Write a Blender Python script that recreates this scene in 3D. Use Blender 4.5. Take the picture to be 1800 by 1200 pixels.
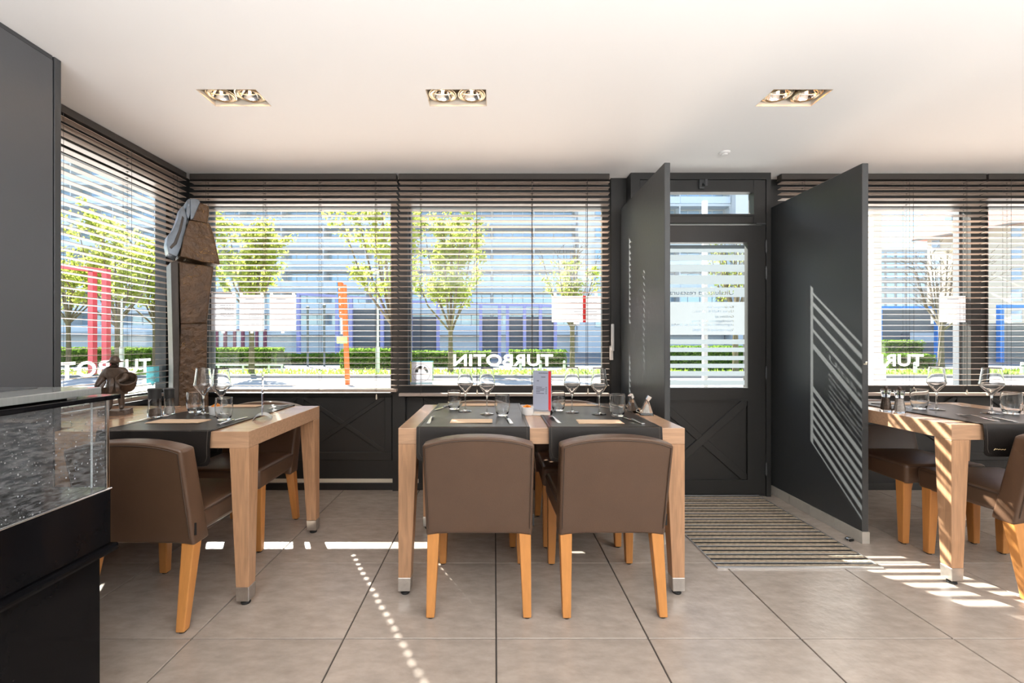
import bpy, bmesh, math, random
from mathutils import Vector, Matrix
random.seed(7)
scene = bpy.context.scene
for o in list(bpy.data.objects): bpy.data.objects.remove(o)
COL = scene.collection
PI = math.pi

# ------------------------------------------------------------------ camera, light, exposure
FPX = 781.0; VX, VY, CAMH = 869.0, 602.0, 1.165
cam = bpy.data.cameras.new('camera'); camo = bpy.data.objects.new('camera', cam); COL.objects.link(camo)
camo.location = (0, 0, CAMH); camo.rotation_euler = (PI/2, 0, 0)
cam.sensor_width = 36; cam.lens = 36*FPX/1800
cam.shift_x = (900-VX)/1800; cam.shift_y = (VY-600)/1800
cam.clip_start = 0.05; cam.clip_end = 500
scene.camera = camo
scene.view_settings.view_transform = 'Standard'; scene.view_settings.look = 'None'
scene.view_settings.gamma = 1.0; scene.view_settings.use_curve_mapping = False
scene.view_settings.exposure = 0.0

SUN_DIR = Vector((0.58, -1.0, -0.87)).normalized()
world = bpy.data.worlds.new('world'); scene.world = world; world.use_nodes = True
wn = world.node_tree; bg = wn.nodes['Background']
sky = wn.nodes.new('ShaderNodeTexSky'); sky.sky_type = 'NISHITA'; sky.sun_disc = False
sky.sun_elevation = math.asin(-SUN_DIR.z); sky.sun_rotation = -math.atan2(0.58, 1.0)
sky.air_density = 1.0; sky.dust_density = 0.5; sky.ozone_density = 0.7
wn.links.new(sky.outputs[0], bg.inputs['Color']); bg.inputs['Strength'].default_value = 0.42
sl = bpy.data.lights.new('sun', 'SUN'); sl.energy = 34.0; sl.angle = math.radians(0.6); sl.color = (1.0, 0.95, 0.87)
so = bpy.data.objects.new('sun', sl); COL.objects.link(so)
so.rotation_euler = SUN_DIR.to_track_quat('-Z', 'Y').to_euler(); so.location = (-6, 12, 11)

def area(name, loc, target, size, size_y, energy, color):
    l = bpy.data.lights.new(name, 'AREA'); l.shape = 'RECTANGLE'; l.size = size; l.size_y = size_y
    l.energy = energy; l.color = color
    o = bpy.data.objects.new(name, l); COL.objects.link(o); o.location = loc
    o.rotation_euler = (Vector(target)-Vector(loc)).to_track_quat('-Z', 'Y').to_euler()
    return o
# added fill light, unseen behind the camera, aimed up to brighten the ceiling
area('ceiling_fill', (1.2, -1.35, 1.20), (1.2, -1.35, 2.45), 6.4, 2.5, 510, (0.95, 0.97, 1.0))

CEIL = 2.45
def ax(px, Y): return (px-VX)*Y/FPX
def az(py, Y): return CAMH-(py-VY)*Y/FPX

# ------------------------------------------------------------------ materials
MATS = {}
def mat(name, col, rough=0.5, metal=0.0, spec=None, noise=None, bump=None, coat=0.0, wave=None, emit=None):
    """noise=(scale, amount, (sx,sy,sz)), bump=(scale, strength), wave=(scale, distortion, amount, (sx,sy,sz))"""
    if name in MATS: return MATS[name]
    m = bpy.data.materials.new(name); m.use_nodes = True; nt = m.node_tree; N = nt.nodes; L = nt.links
    b = N['Principled BSDF']
    b.inputs['Base Color'].default_value = (*col, 1); b.inputs['Roughness'].default_value = rough
    b.inputs['Metallic'].default_value = metal
    if spec is not None: b.inputs['Specular IOR Level'].default_value = spec
    if coat: b.inputs['Coat Weight'].default_value = coat; b.inputs['Coat Roughness'].default_value = 0.12
    if emit: b.inputs['Emission Color'].default_value = (*emit[0], 1); b.inputs['Emission Strength'].default_value = emit[1]
    tc = None
    if noise or bump or wave:
        tc = N.new('ShaderNodeTexCoord')
    if noise:
        sc, amt, st = noise
        mp = N.new('ShaderNodeMapping'); mp.inputs['Scale'].default_value = st; L.new(tc.outputs['Object'], mp.inputs['Vector'])
        nz = N.new('ShaderNodeTexNoise'); nz.inputs['Scale'].default_value = sc; nz.inputs['Detail'].default_value = 6
        nz.inputs['Roughness'].default_value = 0.62
        L.new(mp.outputs['Vector'], nz.inputs['Vector'])
        mr = N.new('ShaderNodeMapRange'); mr.inputs['From Min'].default_value = 0.25; mr.inputs['From Max'].default_value = 0.75
        mr.inputs['To Min'].default_value = 1-amt; mr.inputs['To Max'].default_value = 1+amt
        L.new(nz.outputs['Fac'], mr.inputs['Value'])
        mx = N.new('ShaderNodeVectorMath'); mx.operation = 'SCALE'; mx.inputs[0].default_value = col
        L.new(mr.outputs['Result'], mx.inputs['Scale'])
        L.new(mx.outputs['Vector'], b.inputs['Base Color'])
    if wave:
        sc, dist, amt, st = wave
        mp = N.new('ShaderNodeMapping'); mp.inputs['Scale'].default_value = st; L.new(tc.outputs['Object'], mp.inputs['Vector'])
        wv = N.new('ShaderNodeTexNoise'); wv.inputs['Scale'].default_value = sc; wv.inputs['Detail'].default_value = 4
        wv.inputs['Distortion'].default_value = dist
        L.new(mp.outputs['Vector'], wv.inputs['Vector'])
        mr = N.new('ShaderNodeMapRange'); mr.inputs['From Min'].default_value = 0.3; mr.inputs['From Max'].default_value = 0.7
        mr.inputs['To Min'].default_value = 1-amt; mr.inputs['To Max'].default_value = 1+amt
        L.new(wv.outputs['Fac'], mr.inputs['Value'])
        mx = N.new('ShaderNodeVectorMath'); mx.operation = 'SCALE'; mx.inputs[0].default_value = col
        L.new(mr.outputs['Result'], mx.inputs['Scale']); L.new(mx.outputs['Vector'], b.inputs['Base Color'])
    if bump:
        nb = N.new('ShaderNodeTexNoise'); nb.inputs['Scale'].default_value = bump[0]; nb.inputs['Detail'].default_value = 5
        L.new(tc.outputs['Object'], nb.inputs['Vector'])
        bp = N.new('ShaderNodeBump'); bp.inputs['Strength'].default_value = bump[1]; bp.inputs['Distance'].default_value = 0.01
        L.new(nb.outputs['Fac'], bp.inputs['Height']); L.new(bp.outputs['Normal'], b.inputs['Normal'])
    MATS[name] = m
    return m

def thin_fresnel(nt, ior):
    # a pane is one thin sheet: both of its faces reflect like the outside of glass
    N = nt.nodes; L = nt.links
    f = N.new('ShaderNodeFresnel'); g = N.new('ShaderNodeNewGeometry')
    a = N.new('ShaderNodeMapRange'); a.inputs['To Min'].default_value = ior; a.inputs['To Max'].default_value = 1/ior
    L.new(g.outputs['Backfacing'], a.inputs['Value']); L.new(a.outputs['Result'], f.inputs['IOR'])
    return f

def thin_glass(name, tint=(0.97, 0.985, 0.985), refl=1.0):
    m = bpy.data.materials.new(name); m.use_nodes = True; nt = m.node_tree; N = nt.nodes; L = nt.links
    N.remove(N['Principled BSDF'])
    t = N.new('ShaderNodeBsdfTransparent'); t.inputs['Color'].default_value = (*tint, 1)
    g = N.new('ShaderNodeBsdfGlossy'); g.inputs['Roughness'].default_value = 0.02
    f = thin_fresnel(nt, 1.45)
    x = N.new('ShaderNodeMixShader')
    mm = N.new('ShaderNodeMath'); mm.operation = 'MULTIPLY'; mm.inputs[1].default_value = refl
    L.new(f.outputs[0], mm.inputs[0]); L.new(mm.outputs[0], x.inputs[0])
    L.new(t.outputs[0], x.inputs[1]); L.new(g.outputs[0], x.inputs[2])
    L.new(x.outputs[0], N['Material Output'].inputs['Surface'])
    MATS[name] = m; return m

def real_glass(name, tint=(1, 1, 1), ior=1.45):
    m = bpy.data.materials.new(name); m.use_nodes = True; nt = m.node_tree; N = nt.nodes; L = nt.links
    N.remove(N['Principled BSDF'])
    g = N.new('ShaderNodeBsdfGlass'); g.inputs['IOR'].default_value = ior; g.inputs['Roughness'].default_value = 0.0
    g.inputs['Color'].default_value = (*tint, 1)
    L.new(g.outputs[0], N['Material Output'].inputs['Surface'])
    MATS[name] = m; return m

def translucent(name, col, tr=0.6, noise=None):
    m = bpy.data.materials.new(name); m.use_nodes = True; nt = m.node_tree; N = nt.nodes; L = nt.links
    N.remove(N['Principled BSDF'])
    d = N.new('ShaderNodeBsdfDiffuse'); t = N.new('ShaderNodeBsdfTranslucent'); x = N.new('ShaderNodeMixShader')
    d.inputs['Color'].default_value = (*col, 1); t.inputs['Color'].default_value = (*col, 1); x.inputs[0].default_value = tr
    if noise:
        tc = N.new('ShaderNodeTexCoord'); nz = N.new('ShaderNodeTexNoise'); nz.inputs['Scale'].default_value = noise[0]
        L.new(tc.outputs['Object'], nz.inputs['Vector'])
        cr = N.new('ShaderNodeMix'); cr.data_type = 'RGBA'
        cr.inputs['A'].default_value = (*noise[1], 1); cr.inputs['B'].default_value = (*noise[2], 1)
        mr = N.new('ShaderNodeMapRange'); mr.inputs['From Min'].default_value = .35; mr.inputs['From Max'].default_value = .65
        L.new(nz.outputs['Fac'], mr.inputs['Value']); L.new(mr.outputs['Result'], cr.inputs['Factor'])
        L.new(cr.outputs['Result'], d.inputs['Color']); L.new(cr.outputs['Result'], t.inputs['Color'])
    L.new(d.outputs[0], x.inputs[1]); L.new(t.outputs[0], x.inputs[2])
    L.new(x.outputs[0], N['Material Output'].inputs['Surface'])
    MATS[name] = m; return m

M_black = mat('black_paint', (0.022, 0.022, 0.021), 0.42, bump=(60, .05))
M_black2 = mat('black_panel_paint', (0.046, 0.049, 0.051), 0.44, spec=.6, bump=(35, .06))
M_edge = mat('panel_edge', (0.03, 0.03, 0.03), 0.5)
M_ceil = mat('ceiling_plaster', (0.89, 0.88, 0.865), 0.85, bump=(3, .03))
M_white = mat('white_plaster', (0.8, 0.79, 0.77), 0.8)
M_tile = mat('floor_tile', (0.385, 0.325, 0.275), 0.27, noise=(9, .20, (1, 2.2, 1)), bump=(34, .16))
M_grout = mat('grout', (0.06, 0.052, 0.045), 0.9)
M_skirt = mat('skirting_tile', (0.45, 0.42, 0.37), 0.5, noise=(12, .1, (1, 1, 1)))
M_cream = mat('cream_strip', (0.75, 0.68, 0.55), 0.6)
M_slat = mat('blind_slat', (0.50, 0.395, 0.33), 0.22, noise=(5, .12, (1, 12, 12)))
M_rail = mat('blind_rail', (0.42, 0.33, 0.27), 0.3); M_head = mat('blind_head_rail', (0.05, 0.042, 0.036), 0.5)
M_cord = mat('blind_cord', (0.05, 0.045, 0.04), 0.8)
M_leather = mat('brown_leather', (0.108, 0.061, 0.037), 0.30, spec=.6, noise=(6, .10, (1, 1, 1)), bump=(260, .08))
M_seam = mat('leather_seam', (0.07, 0.045, 0.032), 0.6)
M_run = mat('runner_leather', (0.017, 0.0145, 0.013), 0.30, bump=(220, .08))
M_stitch = mat('runner_stitch', (0.075, 0.062, 0.052), 0.6)
M_beech = mat('beech_leg', (0.58, 0.25, 0.07), 0.36, noise=(7, .13, (6, 6, .6)))
M_oak = mat('oak_top', (0.52, 0.315, 0.19), 0.24, coat=.4, wave=(14, .6, .14, (.5, 6, 6)), bump=(60, .03))
M_oakv = mat('oak_leg', (0.47, 0.265, 0.145), 0.38, wave=(12, .8, .18, (6, 6, .45)), bump=(60, .04))
M_steel = mat('brushed_steel', (0.62, 0.60, 0.57), 0.3, 1.0, noise=(30, .15, (1, 1, 1)))
M_chrome = mat('chrome', (0.8, 0.8, 0.8), 0.12, 1.0)
M_rubber = mat('black_rubber', (0.012, 0.012, 0.012), 0.6)
M_napkin = mat('paper_napkin', (0.72, 0.53, 0.36), 0.85, bump=(160, .05))
M_porcelain = mat('porcelain', (0.72, 0.71, 0.69), 0.2, bump=(40, .02))
M_snack = mat('orange_snack', (0.85, 0.30, 0.03), 0.7, bump=(40, .6))
M_glass = thin_glass('window_glass')
M_drink = real_glass('drinking_glass', (0.99, 0.995, 0.995), 1.5)
M_vinyl = translucent('white_vinyl', (0.9, 0.9, 0.9), .55)
M_frost = translucent('frosted_film', (0.115, 0.132, 0.142), .8)
M_frost2 = translucent('frosted_notice_film', (0.135, 0.15, 0.16), .8)
M_paper = translucent('white_paper', (0.80, 0.81, 0.84), .35)
M_ink = mat('grey_ink', (0.30, 0.30, 0.32), 0.8)
M_dark_ink = mat('dark_ink', (0.05, 0.05, 0.06), 0.8)
M_red = mat('red_print', (0.75, 0.03, 0.03), 0.5)
M_gold = mat('gold_print', (0.8, 0.6, 0.32), 0.4)
M_bronze = mat('bronze_statue', (0.085, 0.055, 0.038), 0.38, noise=(30, .4, (1, 1, 1)), bump=(45, .4))

# ------------------------------------------------------------------ mesh helpers
def new_bm(): return bmesh.new()
def add_box(bm, x0, x1, y0, y1, z0, z1):
    v = [bm.verts.new(p) for p in ((x0,y0,z0),(x1,y0,z0),(x1,y1,z0),(x0,y1,z0),(x0,y0,z1),(x1,y0,z1),(x1,y1,z1),(x0,y1,z1))]
    f = [bm.faces.new([v[i] for i in q]) for q in ((3,2,1,0),(4,5,6,7),(0,1,5,4),(1,2,6,5),(2,3,7,6),(3,0,4,7))]
    return v, f
def add_hexa(bm, b, t):
    """bottom quad b, top quad t (four points each, counter-clockwise)"""
    v = [bm.verts.new(p) for p in list(b)+list(t)]
    for q in ((3,2,1,0),(4,5,6,7),(0,1,5,4),(1,2,6,5),(2,3,7,6),(3,0,4,7)): bm.faces.new([v[i] for i in q])
    return v
def add_prism(bm, pts, d):
    """closed polygon pts (3-D) extruded by vector d"""
    d = Vector(d); a = [bm.verts.new(p) for p in pts]; b = [bm.verts.new(Vector(p)+d) for p in pts]
    n = len(pts)
    bm.faces.new(a[::-1]); bm.faces.new(b)
    for i in range(n): bm.faces.new((a[i], a[(i+1)%n], b[(i+1)%n], b[i]))
    return a, b
def add_lathe(bm, prof, seg=24, c=(0,0,0), cap=True):
    rings = []
    for r, z in prof:
        if r < 1e-6: rings.append([bm.verts.new((c[0], c[1], c[2]+z))])
        else: rings.append([bm.verts.new((c[0]+r*math.cos(2*PI*i/seg), c[1]+r*math.sin(2*PI*i/seg), c[2]+z)) for i in range(seg)])
    for a, b in zip(rings, rings[1:]):
        for i in range(seg):
            j = (i+1) % seg
            if len(a) == 1 and len(b) == 1: continue
            if len(a) == 1: bm.faces.new((a[0], b[j], b[i]))
            elif len(b) == 1: bm.faces.new((a[i], a[j], b[0]))
            else: bm.faces.new((a[i], a[j], b[j], b[i]))
    if cap:
        if len(rings[0]) > 1: bm.faces.new(rings[0][::-1])
        if len(rings[-1]) > 1: bm.faces.new(rings[-1])
def dense(P):
    out = [P[0]]
    for a, b in zip(P, P[1:]):
        l = math.hypot(b[0]-a[0], b[1]-a[1])
        for f in ((.06, .3, .6, .94) if l > .02 else (.15, .85) if l > .006 else ()): out.append((a[0]+(b[0]-a[0])*f, a[1]+(b[1]-a[1])*f))
        out.append(b)
    return out
def add_tube(bm, pts, rad, seg=6, cap=True):
    pts = [Vector(p) for p in pts]
    if not hasattr(rad, '__len__'): rad = [rad]*len(pts)
    rings = []
    for i, p in enumerate(pts):
        t = (pts[min(i+1, len(pts)-1)]-pts[max(i-1, 0)]).normalized()
        u = t.cross(Vector((0, 0, 1)))
        if u.length < 1e-3: u = t.cross(Vector((1, 0, 0)))
        u.normalize(); w = t.cross(u)
        rings.append([bm.verts.new(p+(u*math.cos(2*PI*k/seg)+w*math.sin(2*PI*k/seg))*rad[i]) for k in range(seg)])
    for a, b in zip(rings, rings[1:]):
        for k in range(seg): bm.faces.new((a[k], a[(k+1)%seg], b[(k+1)%seg], b[k]))
    if cap: bm.faces.new(rings[0][::-1]); bm.faces.new(rings[-1])
def bevel(bm, w, seg=2, ang=0.5):
    bm.normal_update()
    e = [x for x in bm.edges if len(x.link_faces) == 2 and x.calc_face_angle(0) > ang]
    if e: bmesh.ops.bevel(bm, geom=e, offset=w, segments=seg, affect='EDGES', profile=0.6, clamp_overlap=True)
def obj(name, bm, m, parent=None, smooth=False, loc=None, rot=None):
    me = bpy.data.meshes.new(name); bm.normal_update()
    bmesh.ops.recalc_face_normals(bm, faces=bm.faces[:])
    bm.to_mesh(me); bm.free()
    return mobj(name, me, m, parent, smooth, loc, rot)
def mobj(name, me, m, parent=None, smooth=False, loc=None, rot=None):
    if m is not None and len(me.materials) == 0: me.materials.append(m)
    if smooth:
        me.polygons.foreach_set('use_smooth', [True]*len(me.polygons))
        try: me.set_sharp_from_angle(angle=math.radians(38))
        except Exception: pass
    o = bpy.data.objects.new(name, me); COL.objects.link(o)
    if parent is not None: o.parent = parent
    if loc is not None: o.location = loc
    if rot is not None: o.rotation_euler = rot
    return o
def tag(o, label, cat, group=None):
    o['label'] = label; o['category'] = cat
    if group: o['group'] = group
    return o
def thing(name, label, cat, loc=(0,0,0), rotz=0, group=None):
    o = bpy.data.objects.new(name, None); COL.objects.link(o); o.empty_display_size = .1
    o.location = loc; o.rotation_euler = (0, 0, rotz)
    return tag(o, label, cat, group)
def struct(o): o['kind'] = 'structure'; return o
def sempty(name):
    o = bpy.data.objects.new(name, None); COL.objects.link(o); o['kind'] = 'structure'; return o
def dup(root, loc, rotz, label, group=None):
    r = root.copy(); COL.objects.link(r); r.location = loc; r.rotation_euler = (0, 0, rotz); r['label'] = label
    if group: r['group'] = group
    for ch in list(root.children):
        c = ch.copy(); COL.objects.link(c); c.parent = r
        for g in ch.children:
            d = g.copy(); COL.objects.link(d); d.parent = c
    return r
def box(name, m, parent, x0, x1, y0, y1, z0, z1, bev=0, seg=2, smooth=False):
    bm = new_bm(); add_box(bm, min(x0,x1), max(x0,x1), min(y0,y1), max(y0,y1), min(z0,z1), max(z0,z1))
    if bev: bevel(bm, bev, seg)
    return obj(name, bm, m, parent, smooth)
def text_curve(s, size=1.0, spacing=1.0, offset=0.0):
    c = bpy.data.curves.new('lettering', 'FONT'); c.body = s; c.size = size; c.space_character = spacing; c.offset = offset
    c.resolution_u = 3
    o = bpy.data.objects.new('lettering', c); COL.objects.link(o)
    return o
def text_mesh(s, w, h, spacing=1.0, offset=0.0):
    """mesh of a line of text fitted into w x h, in the XZ plane, reading from the +Y side (mirrored from inside)"""
    o = text_curve(s, 1.0, spacing, offset)
    dg = bpy.context.evaluated_depsgraph_get()
    me = bpy.data.meshes.new_from_object(o.evaluated_get(dg))
    c = o.data; bpy.data.objects.remove(o); bpy.data.curves.remove(c)
    xs = [v.co.x for v in me.vertices]; ys = [v.co.y for v in me.vertices]
    x0, x1, y0, y1 = min(xs), max(xs), min(ys), max(ys)
    for v in me.vertices:
        v.co = Vector((-(v.co.x-x0)/(x1-x0)*w, 0, (v.co.y-y0)/(y1-y0)*h))
    return me
# ================================================================== THE ROOM
XL, XR, YF, YB = -2.42, 5.45, -3.6, 3.53      # inner faces
# ---- floor: slab + separate tiles with recessed joints
floor = struct(box('floor', M_grout, None, -2.75, 5.7, -3.8, 3.75, -0.16, -0.006))
T = 0.6; GX, GY = 0.007, 1.75
tm = new_bm(); g = 0.0028
add_box(tm, g, T-g, g, T-g, -0.006, 0.0)
e = [x for x in tm.edges if all(abs(v.co.z) < 1e-6 for v in x.verts)]
bmesh.ops.bevel(tm, geom=e, offset=0.0016, segments=1, affect='EDGES')
tme = bpy.data.meshes.new('tile'); tm.to_mesh(tme); tm.free()
for iy in range(-9, 3):
    for ix in range(-4, 9):
        o = mobj('tile', tme, M_tile, floor, loc=(GX+ix*T, GY+iy*T, random.uniform(-.0004, .0002)))
        if ix == 8: o.scale.x = .99
# per tile tint
nt = M_tile.node_tree; b = nt.nodes['Principled BSDF']; src = b.inputs['Base Color'].links[0].from_socket
oi = nt.nodes.new('ShaderNodeObjectInfo'); mr = nt.nodes.new('ShaderNodeMapRange')
mr.inputs['To Min'].default_value = .95; mr.inputs['To Max'].default_value = 1.05
vm = nt.nodes.new('ShaderNodeVectorMath'); vm.operation = 'SCALE'
nt.links.new(oi.outputs['Random'], mr.inputs['Value']); nt.links.new(mr.outputs['Result'], vm.inputs['Scale'])
nt.links.new(src, vm.inputs[0]); nt.links.new(vm.outputs[0], b.inputs['Base Color'])

# ---- ceiling with the three recesses left open
HOLES = [(-1.518, -1.211), (-0.352, -0.040), (1.417, 1.724)]; HY = (2.255, 2.418)
bm = new_bm()
xs = [-2.75]+[v for h in HOLES for v in h]+[5.7]; ys = [-3.8, HY[0], HY[1], 3.75]
for i in range(len(xs)-1):
    for j in range(3):
        if j == 1 and i % 2 == 1: continue
        add_box(bm, xs[i], xs[i+1], ys[j], ys[j+1], CEIL, CEIL+.14)
bmesh.ops.remove_doubles(bm, verts=bm.verts, dist=1e-5)
struct(obj('ceiling', bm, M_ceil))
struct(box('roof_slab', M_white, None, -2.75, 5.7, -3.8, 3.75, CEIL+.14, CEIL+.3))['kind'] = 'structure'

# ---- walls
def wall(name, m, boxes):
    bm = new_bm()
    for bx in boxes: add_box(bm, *bx)
    return struct(obj(name, bm, m))
WZ0, WZ1 = 0.77, 2.29
wb = wall('wall_back', M_black, [
    (-2.56, -0.80, 3.527, 3.62, -.1, WZ0), (-0.70, 1.0, 3.52, 3.62, -.1, WZ0), (2.10, 5.7, 3.527, 3.62, -.1, WZ0),
    (-2.56, 1.03, 3.50, 3.62, WZ1, CEIL), (2.10, 5.7, 3.50, 3.62, WZ1, CEIL),
    (-0.80, -0.70, 3.49, 3.62, -.1, WZ1), (0.91, 1.03, 3.47, 3.62, -.1, CEIL), (2.092, 2.14, 3.44, 3.62, -.1, CEIL),
    (3.765, 3.853, 3.49, 3.62, WZ0, WZ1), (-2.50, -2.30, 3.50, 3.62, WZ0, WZ1), (5.3, 5.7, 3.5, 3.62, WZ0, WZ1)])
wl = wall('wall_left', M_black, [(-2.53, -2.41, 1.0, 3.527, -.1, WZ0), (-2.53, -2.40, 1.0, 3.50, WZ1, CEIL),
    (-2.53, -2.40, 3.33, 3.50, WZ0, WZ1), (-2.53, -2.40, -3.8, 1.0, -.1, CEIL)])
wall('wall_right', M_white, [(5.45, 5.6, -3.8, 3.5, -.1, CEIL)])
wall('wall_front', mat('rear_wall', (.30, .27, .24), .8), [(-2.4, 5.45, -3.8, -3.65, -.1, CEIL)])

# ---- windows: frame + pane, opening X0..X1, z .77..2.29
def bars(bm, x0, x1, z0, z1, y0, y1, w, wb=None):
    wb = wb or w
    add_box(bm, x0, x0+w, y0, y1, z0, z1); add_box(bm, x1-w, x1, y0, y1, z0, z1)
    add_box(bm, x0+w, x1-w, y0, y1, z0, z0+wb); add_box(bm, x0+w, x1-w, y0, y1, z1-w, z1)
M_reveal = mat('outer_reveal', (0.08, 0.09, 0.10), 0.6)
def window(n, x0, x1, gx0, gx1, gz0=.822, gz1=2.236):
    w = sempty('window_%d' % n)
    bm = new_bm(); y0, y1 = 3.49, 3.57
    add_box(bm, x0, gx0, y0, y1, WZ0, WZ1); add_box(bm, gx1, x1, y0, y1, WZ0, WZ1)
    add_box(bm, gx0, gx1, y0, y1, WZ0, gz0); add_box(bm, gx0, gx1, y0, y1, gz1, WZ1)
    obj('window_frame', bm, M_black, w)
    bm = new_bm(); bars(bm, gx0, gx1, gz0 if gz0 > .8 else gz0-.011, gz1, 3.482, 3.495, .012); obj('glazing_bead', bm, M_black, w)
    bm = new_bm(); bars(bm, x0, x1, WZ0, WZ1, 3.572, 3.62, .03); obj('outer_reveal', bm, M_reveal, w)
    box('pane', M_glass, w, gx0, gx1, 3.535, 3.541, gz0, gz1)
    return w
W1 = window(1, -2.30, -.80, -2.25, -.789-.012, .771)
W2 = window(2, -.70, .91, -.690, .856)
W3 = window(3, 2.14, 3.765, 2.20, 3.746)
W4 = window(4, 3.853, 5.3, 3.86, 5.25)
w5 = sempty('window_5')                      # left wall
bm = new_bm()
for bx in ((-2.52, -2.44, 1.0, 3.33, WZ0, .815), (-2.52, -2.44, 1.0, 3.33, 2.236, WZ1), (-2.52, -2.44, 3.30, 3.33, .815, 2.236), (-2.52, -2.44, 1.0, 1.06, .815, 2.236)): add_box(bm, *bx)
obj('window_frame', bm, M_black, w5)
box('pane', M_glass, w5, -2.487, -2.481, 1.06, 3.30, .815, 2.236)
box('window_sill', M_reveal, w5, -2.44, -2.405, 1.0, 3.33, .745, .772)
# ---- dado panels under the windows: frame rails, cross braces
def xpanel(parent, x0, x1, z0, z1, y, d, w=.034, m=None):
    """raised cross of two battens between the rails, front at y, depth d behind"""
    m = m or M_black
    L = math.hypot(x1-x0, z1-z0)
    ux, uz = (x1-x0)/L, (z1-z0)/L
    c1 = [(x0, z0), (x0+w/uz*.5, z0), (x1, z1-w/ux*.5), (x1, z1), (x1-w/uz*.5, z1), (x0, z0+w/ux*.5)]
    for k, c in enumerate((c1, [(x0+x1-a, b) for a, b in c1])):
        bm = new_bm(); add_prism(bm, [(a, y+k*.0015, b) for a, b in c], (0, d, 0)); bevel(bm, .003, 1)
        obj('brace', bm, m, parent)
def dado(name, fields, x0, x1, y, zt, zb):
    t = sempty(name)
    z1, z0 = .735, .300
    d = .014
    bm = new_bm()
    add_box(bm, x0, x1, y-d, y, z1, zt); bevel(bm, .003, 1); obj('rail', bm, M_black, t)
    bm = new_bm(); add_box(bm, x0, x1, y-d, y, zb, z0); bevel(bm, .003, 1); obj('rail', bm, M_black, t)
    xs = [x0]+[v for f in fields for v in f]+[x1]
    for i in range(0, len(xs), 2):
        if xs[i+1]-xs[i] > .004:
            bm = new_bm(); add_box(bm, xs[i], xs[i+1], y-d, y, z0, z1); bevel(bm, .003, 1); obj('stile', bm, M_black, t)
    for f in fields: xpanel(t, f[0], f[1], z0, z1, y-.012, .012)
    return t
dado('trim_1', [(-2.19, -1.56), (-1.51, -.867)], -2.30, -.81, 3.527, .765, .235)
dado('trim_2', [(-.56, .06), (.12, .80)], -.69, .90, 3.52, .765, .235)
dado('trim_3', [(2.25, 2.90), (2.97, 3.66), (3.92, 4.6)], 2.15, 5.3, 3.527, .765, .235)
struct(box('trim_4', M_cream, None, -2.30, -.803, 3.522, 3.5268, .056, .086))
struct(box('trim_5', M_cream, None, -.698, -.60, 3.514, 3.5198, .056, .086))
for i, (a, c) in enumerate(((-2.40, -.803), (-.697, .98), (2.18, 5.3))):
    struct(box('baseboard_%s' % ('left', 'middle', 'right')[i], M_black, None, a, c, 3.510, 3.5265 if i != 1 else 3.5195, 0, .055, .003, 1))

# ---- street door with cross-braced lower panel and film on its pane
DY0, DY1 = 3.37, 3.43
door = sempty('door_1')
bm = new_bm()
add_box(bm, 1.032, 1.10, 3.36, 3.60, -.05, CEIL); add_box(bm, 2.058, 2.092, 3.36, 3.60, -.05, CEIL)
add_box(bm, 1.10, 2.058, 3.36, 3.60, 2.40, CEIL)
obj('door_frame', bm, M_black, door)
box('door_sill', M_black, door, 1.10, 2.058, 3.372, 3.60, -.05, .012)
# transom light
bm = new_bm(); bars(bm, 1.10, 2.056, 2.068, 2.398, DY0-.005, DY1, .093, .070); bevel(bm, .003, 1)
tr = obj('transom_frame', bm, M_black, door)
box('pane', M_glass, tr, 1.193, 1.963, 3.400, 3.406, 2.138, 2.305)
bm = new_bm(); bars(bm, 1.18, 1.975, 2.125, 2.317, DY0-.012, DY0-.004, .013); obj('glazing_bead', bm, M_black, tr)
bm = new_bm(); add_box(bm, 1.545, 1.585, 3.345, 3.366, 2.325, 2.395); bevel(bm, .006); add_box(bm, 1.565, 1.59, 3.318, 3.347, 2.345, 2.362)
add_box(bm, 1.572, 1.59, 3.312, 3.322, 2.335, 2.385); obj('catch', bm, M_black2, tr)
box('hinge', M_black2, tr, 1.98, 2.05, 3.352, 3.364, 2.057, 2.068, .003)
# leaf
bm = new_bm()
add_box(bm, 1.104, 1.24, DY0, DY1, .016, 2.055); add_box(bm, 1.920, 2.056, DY0, DY1, .016, 2.055)
add_box(bm, 1.24, 1.92, DY0, DY1, 1.925, 2.055); add_box(bm, 1.24, 1.92, DY0, DY1, .725, .822); add_box(bm, 1.24, 1.92, DY0, DY1, .016, .125)
leaf = obj('leaf_frame', bm, M_black, door)
box('panel', M_black, leaf, 1.24, 1.92, DY0+.016, DY1-.01, .125, .725)
xpanel(leaf, 1.24, 1.92, .125, .725, DY0+.002, .014, .058)
bm = new_bm(); bars(bm, 1.228, 1.932, .113, .737, DY0-.006, DY0, .014); obj('moulding', bm, M_black, leaf)
bm = new_bm(); bars(bm, 1.227, 1.933, .809, 1.938, DY0-.004, DY0, .012); obj('glazing_bead', bm, M_black, leaf)
for z in (1.855, 1.655, .90, .17):
    bm = new_bm(); add_tube(bm, [(2.057, 3.362, z), (2.057, 3.362, z+.075)], .0075, 8); add_tube(bm, [(2.057, 3.362, z-.012), (2.057, 3.362, z+.087)], .004, 6)
    obj('hinge', bm, M_black2, door, True)
box('pane', M_glass, leaf, 1.24, 1.92, 3.378, 3.383, .822, 1.925)

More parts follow.
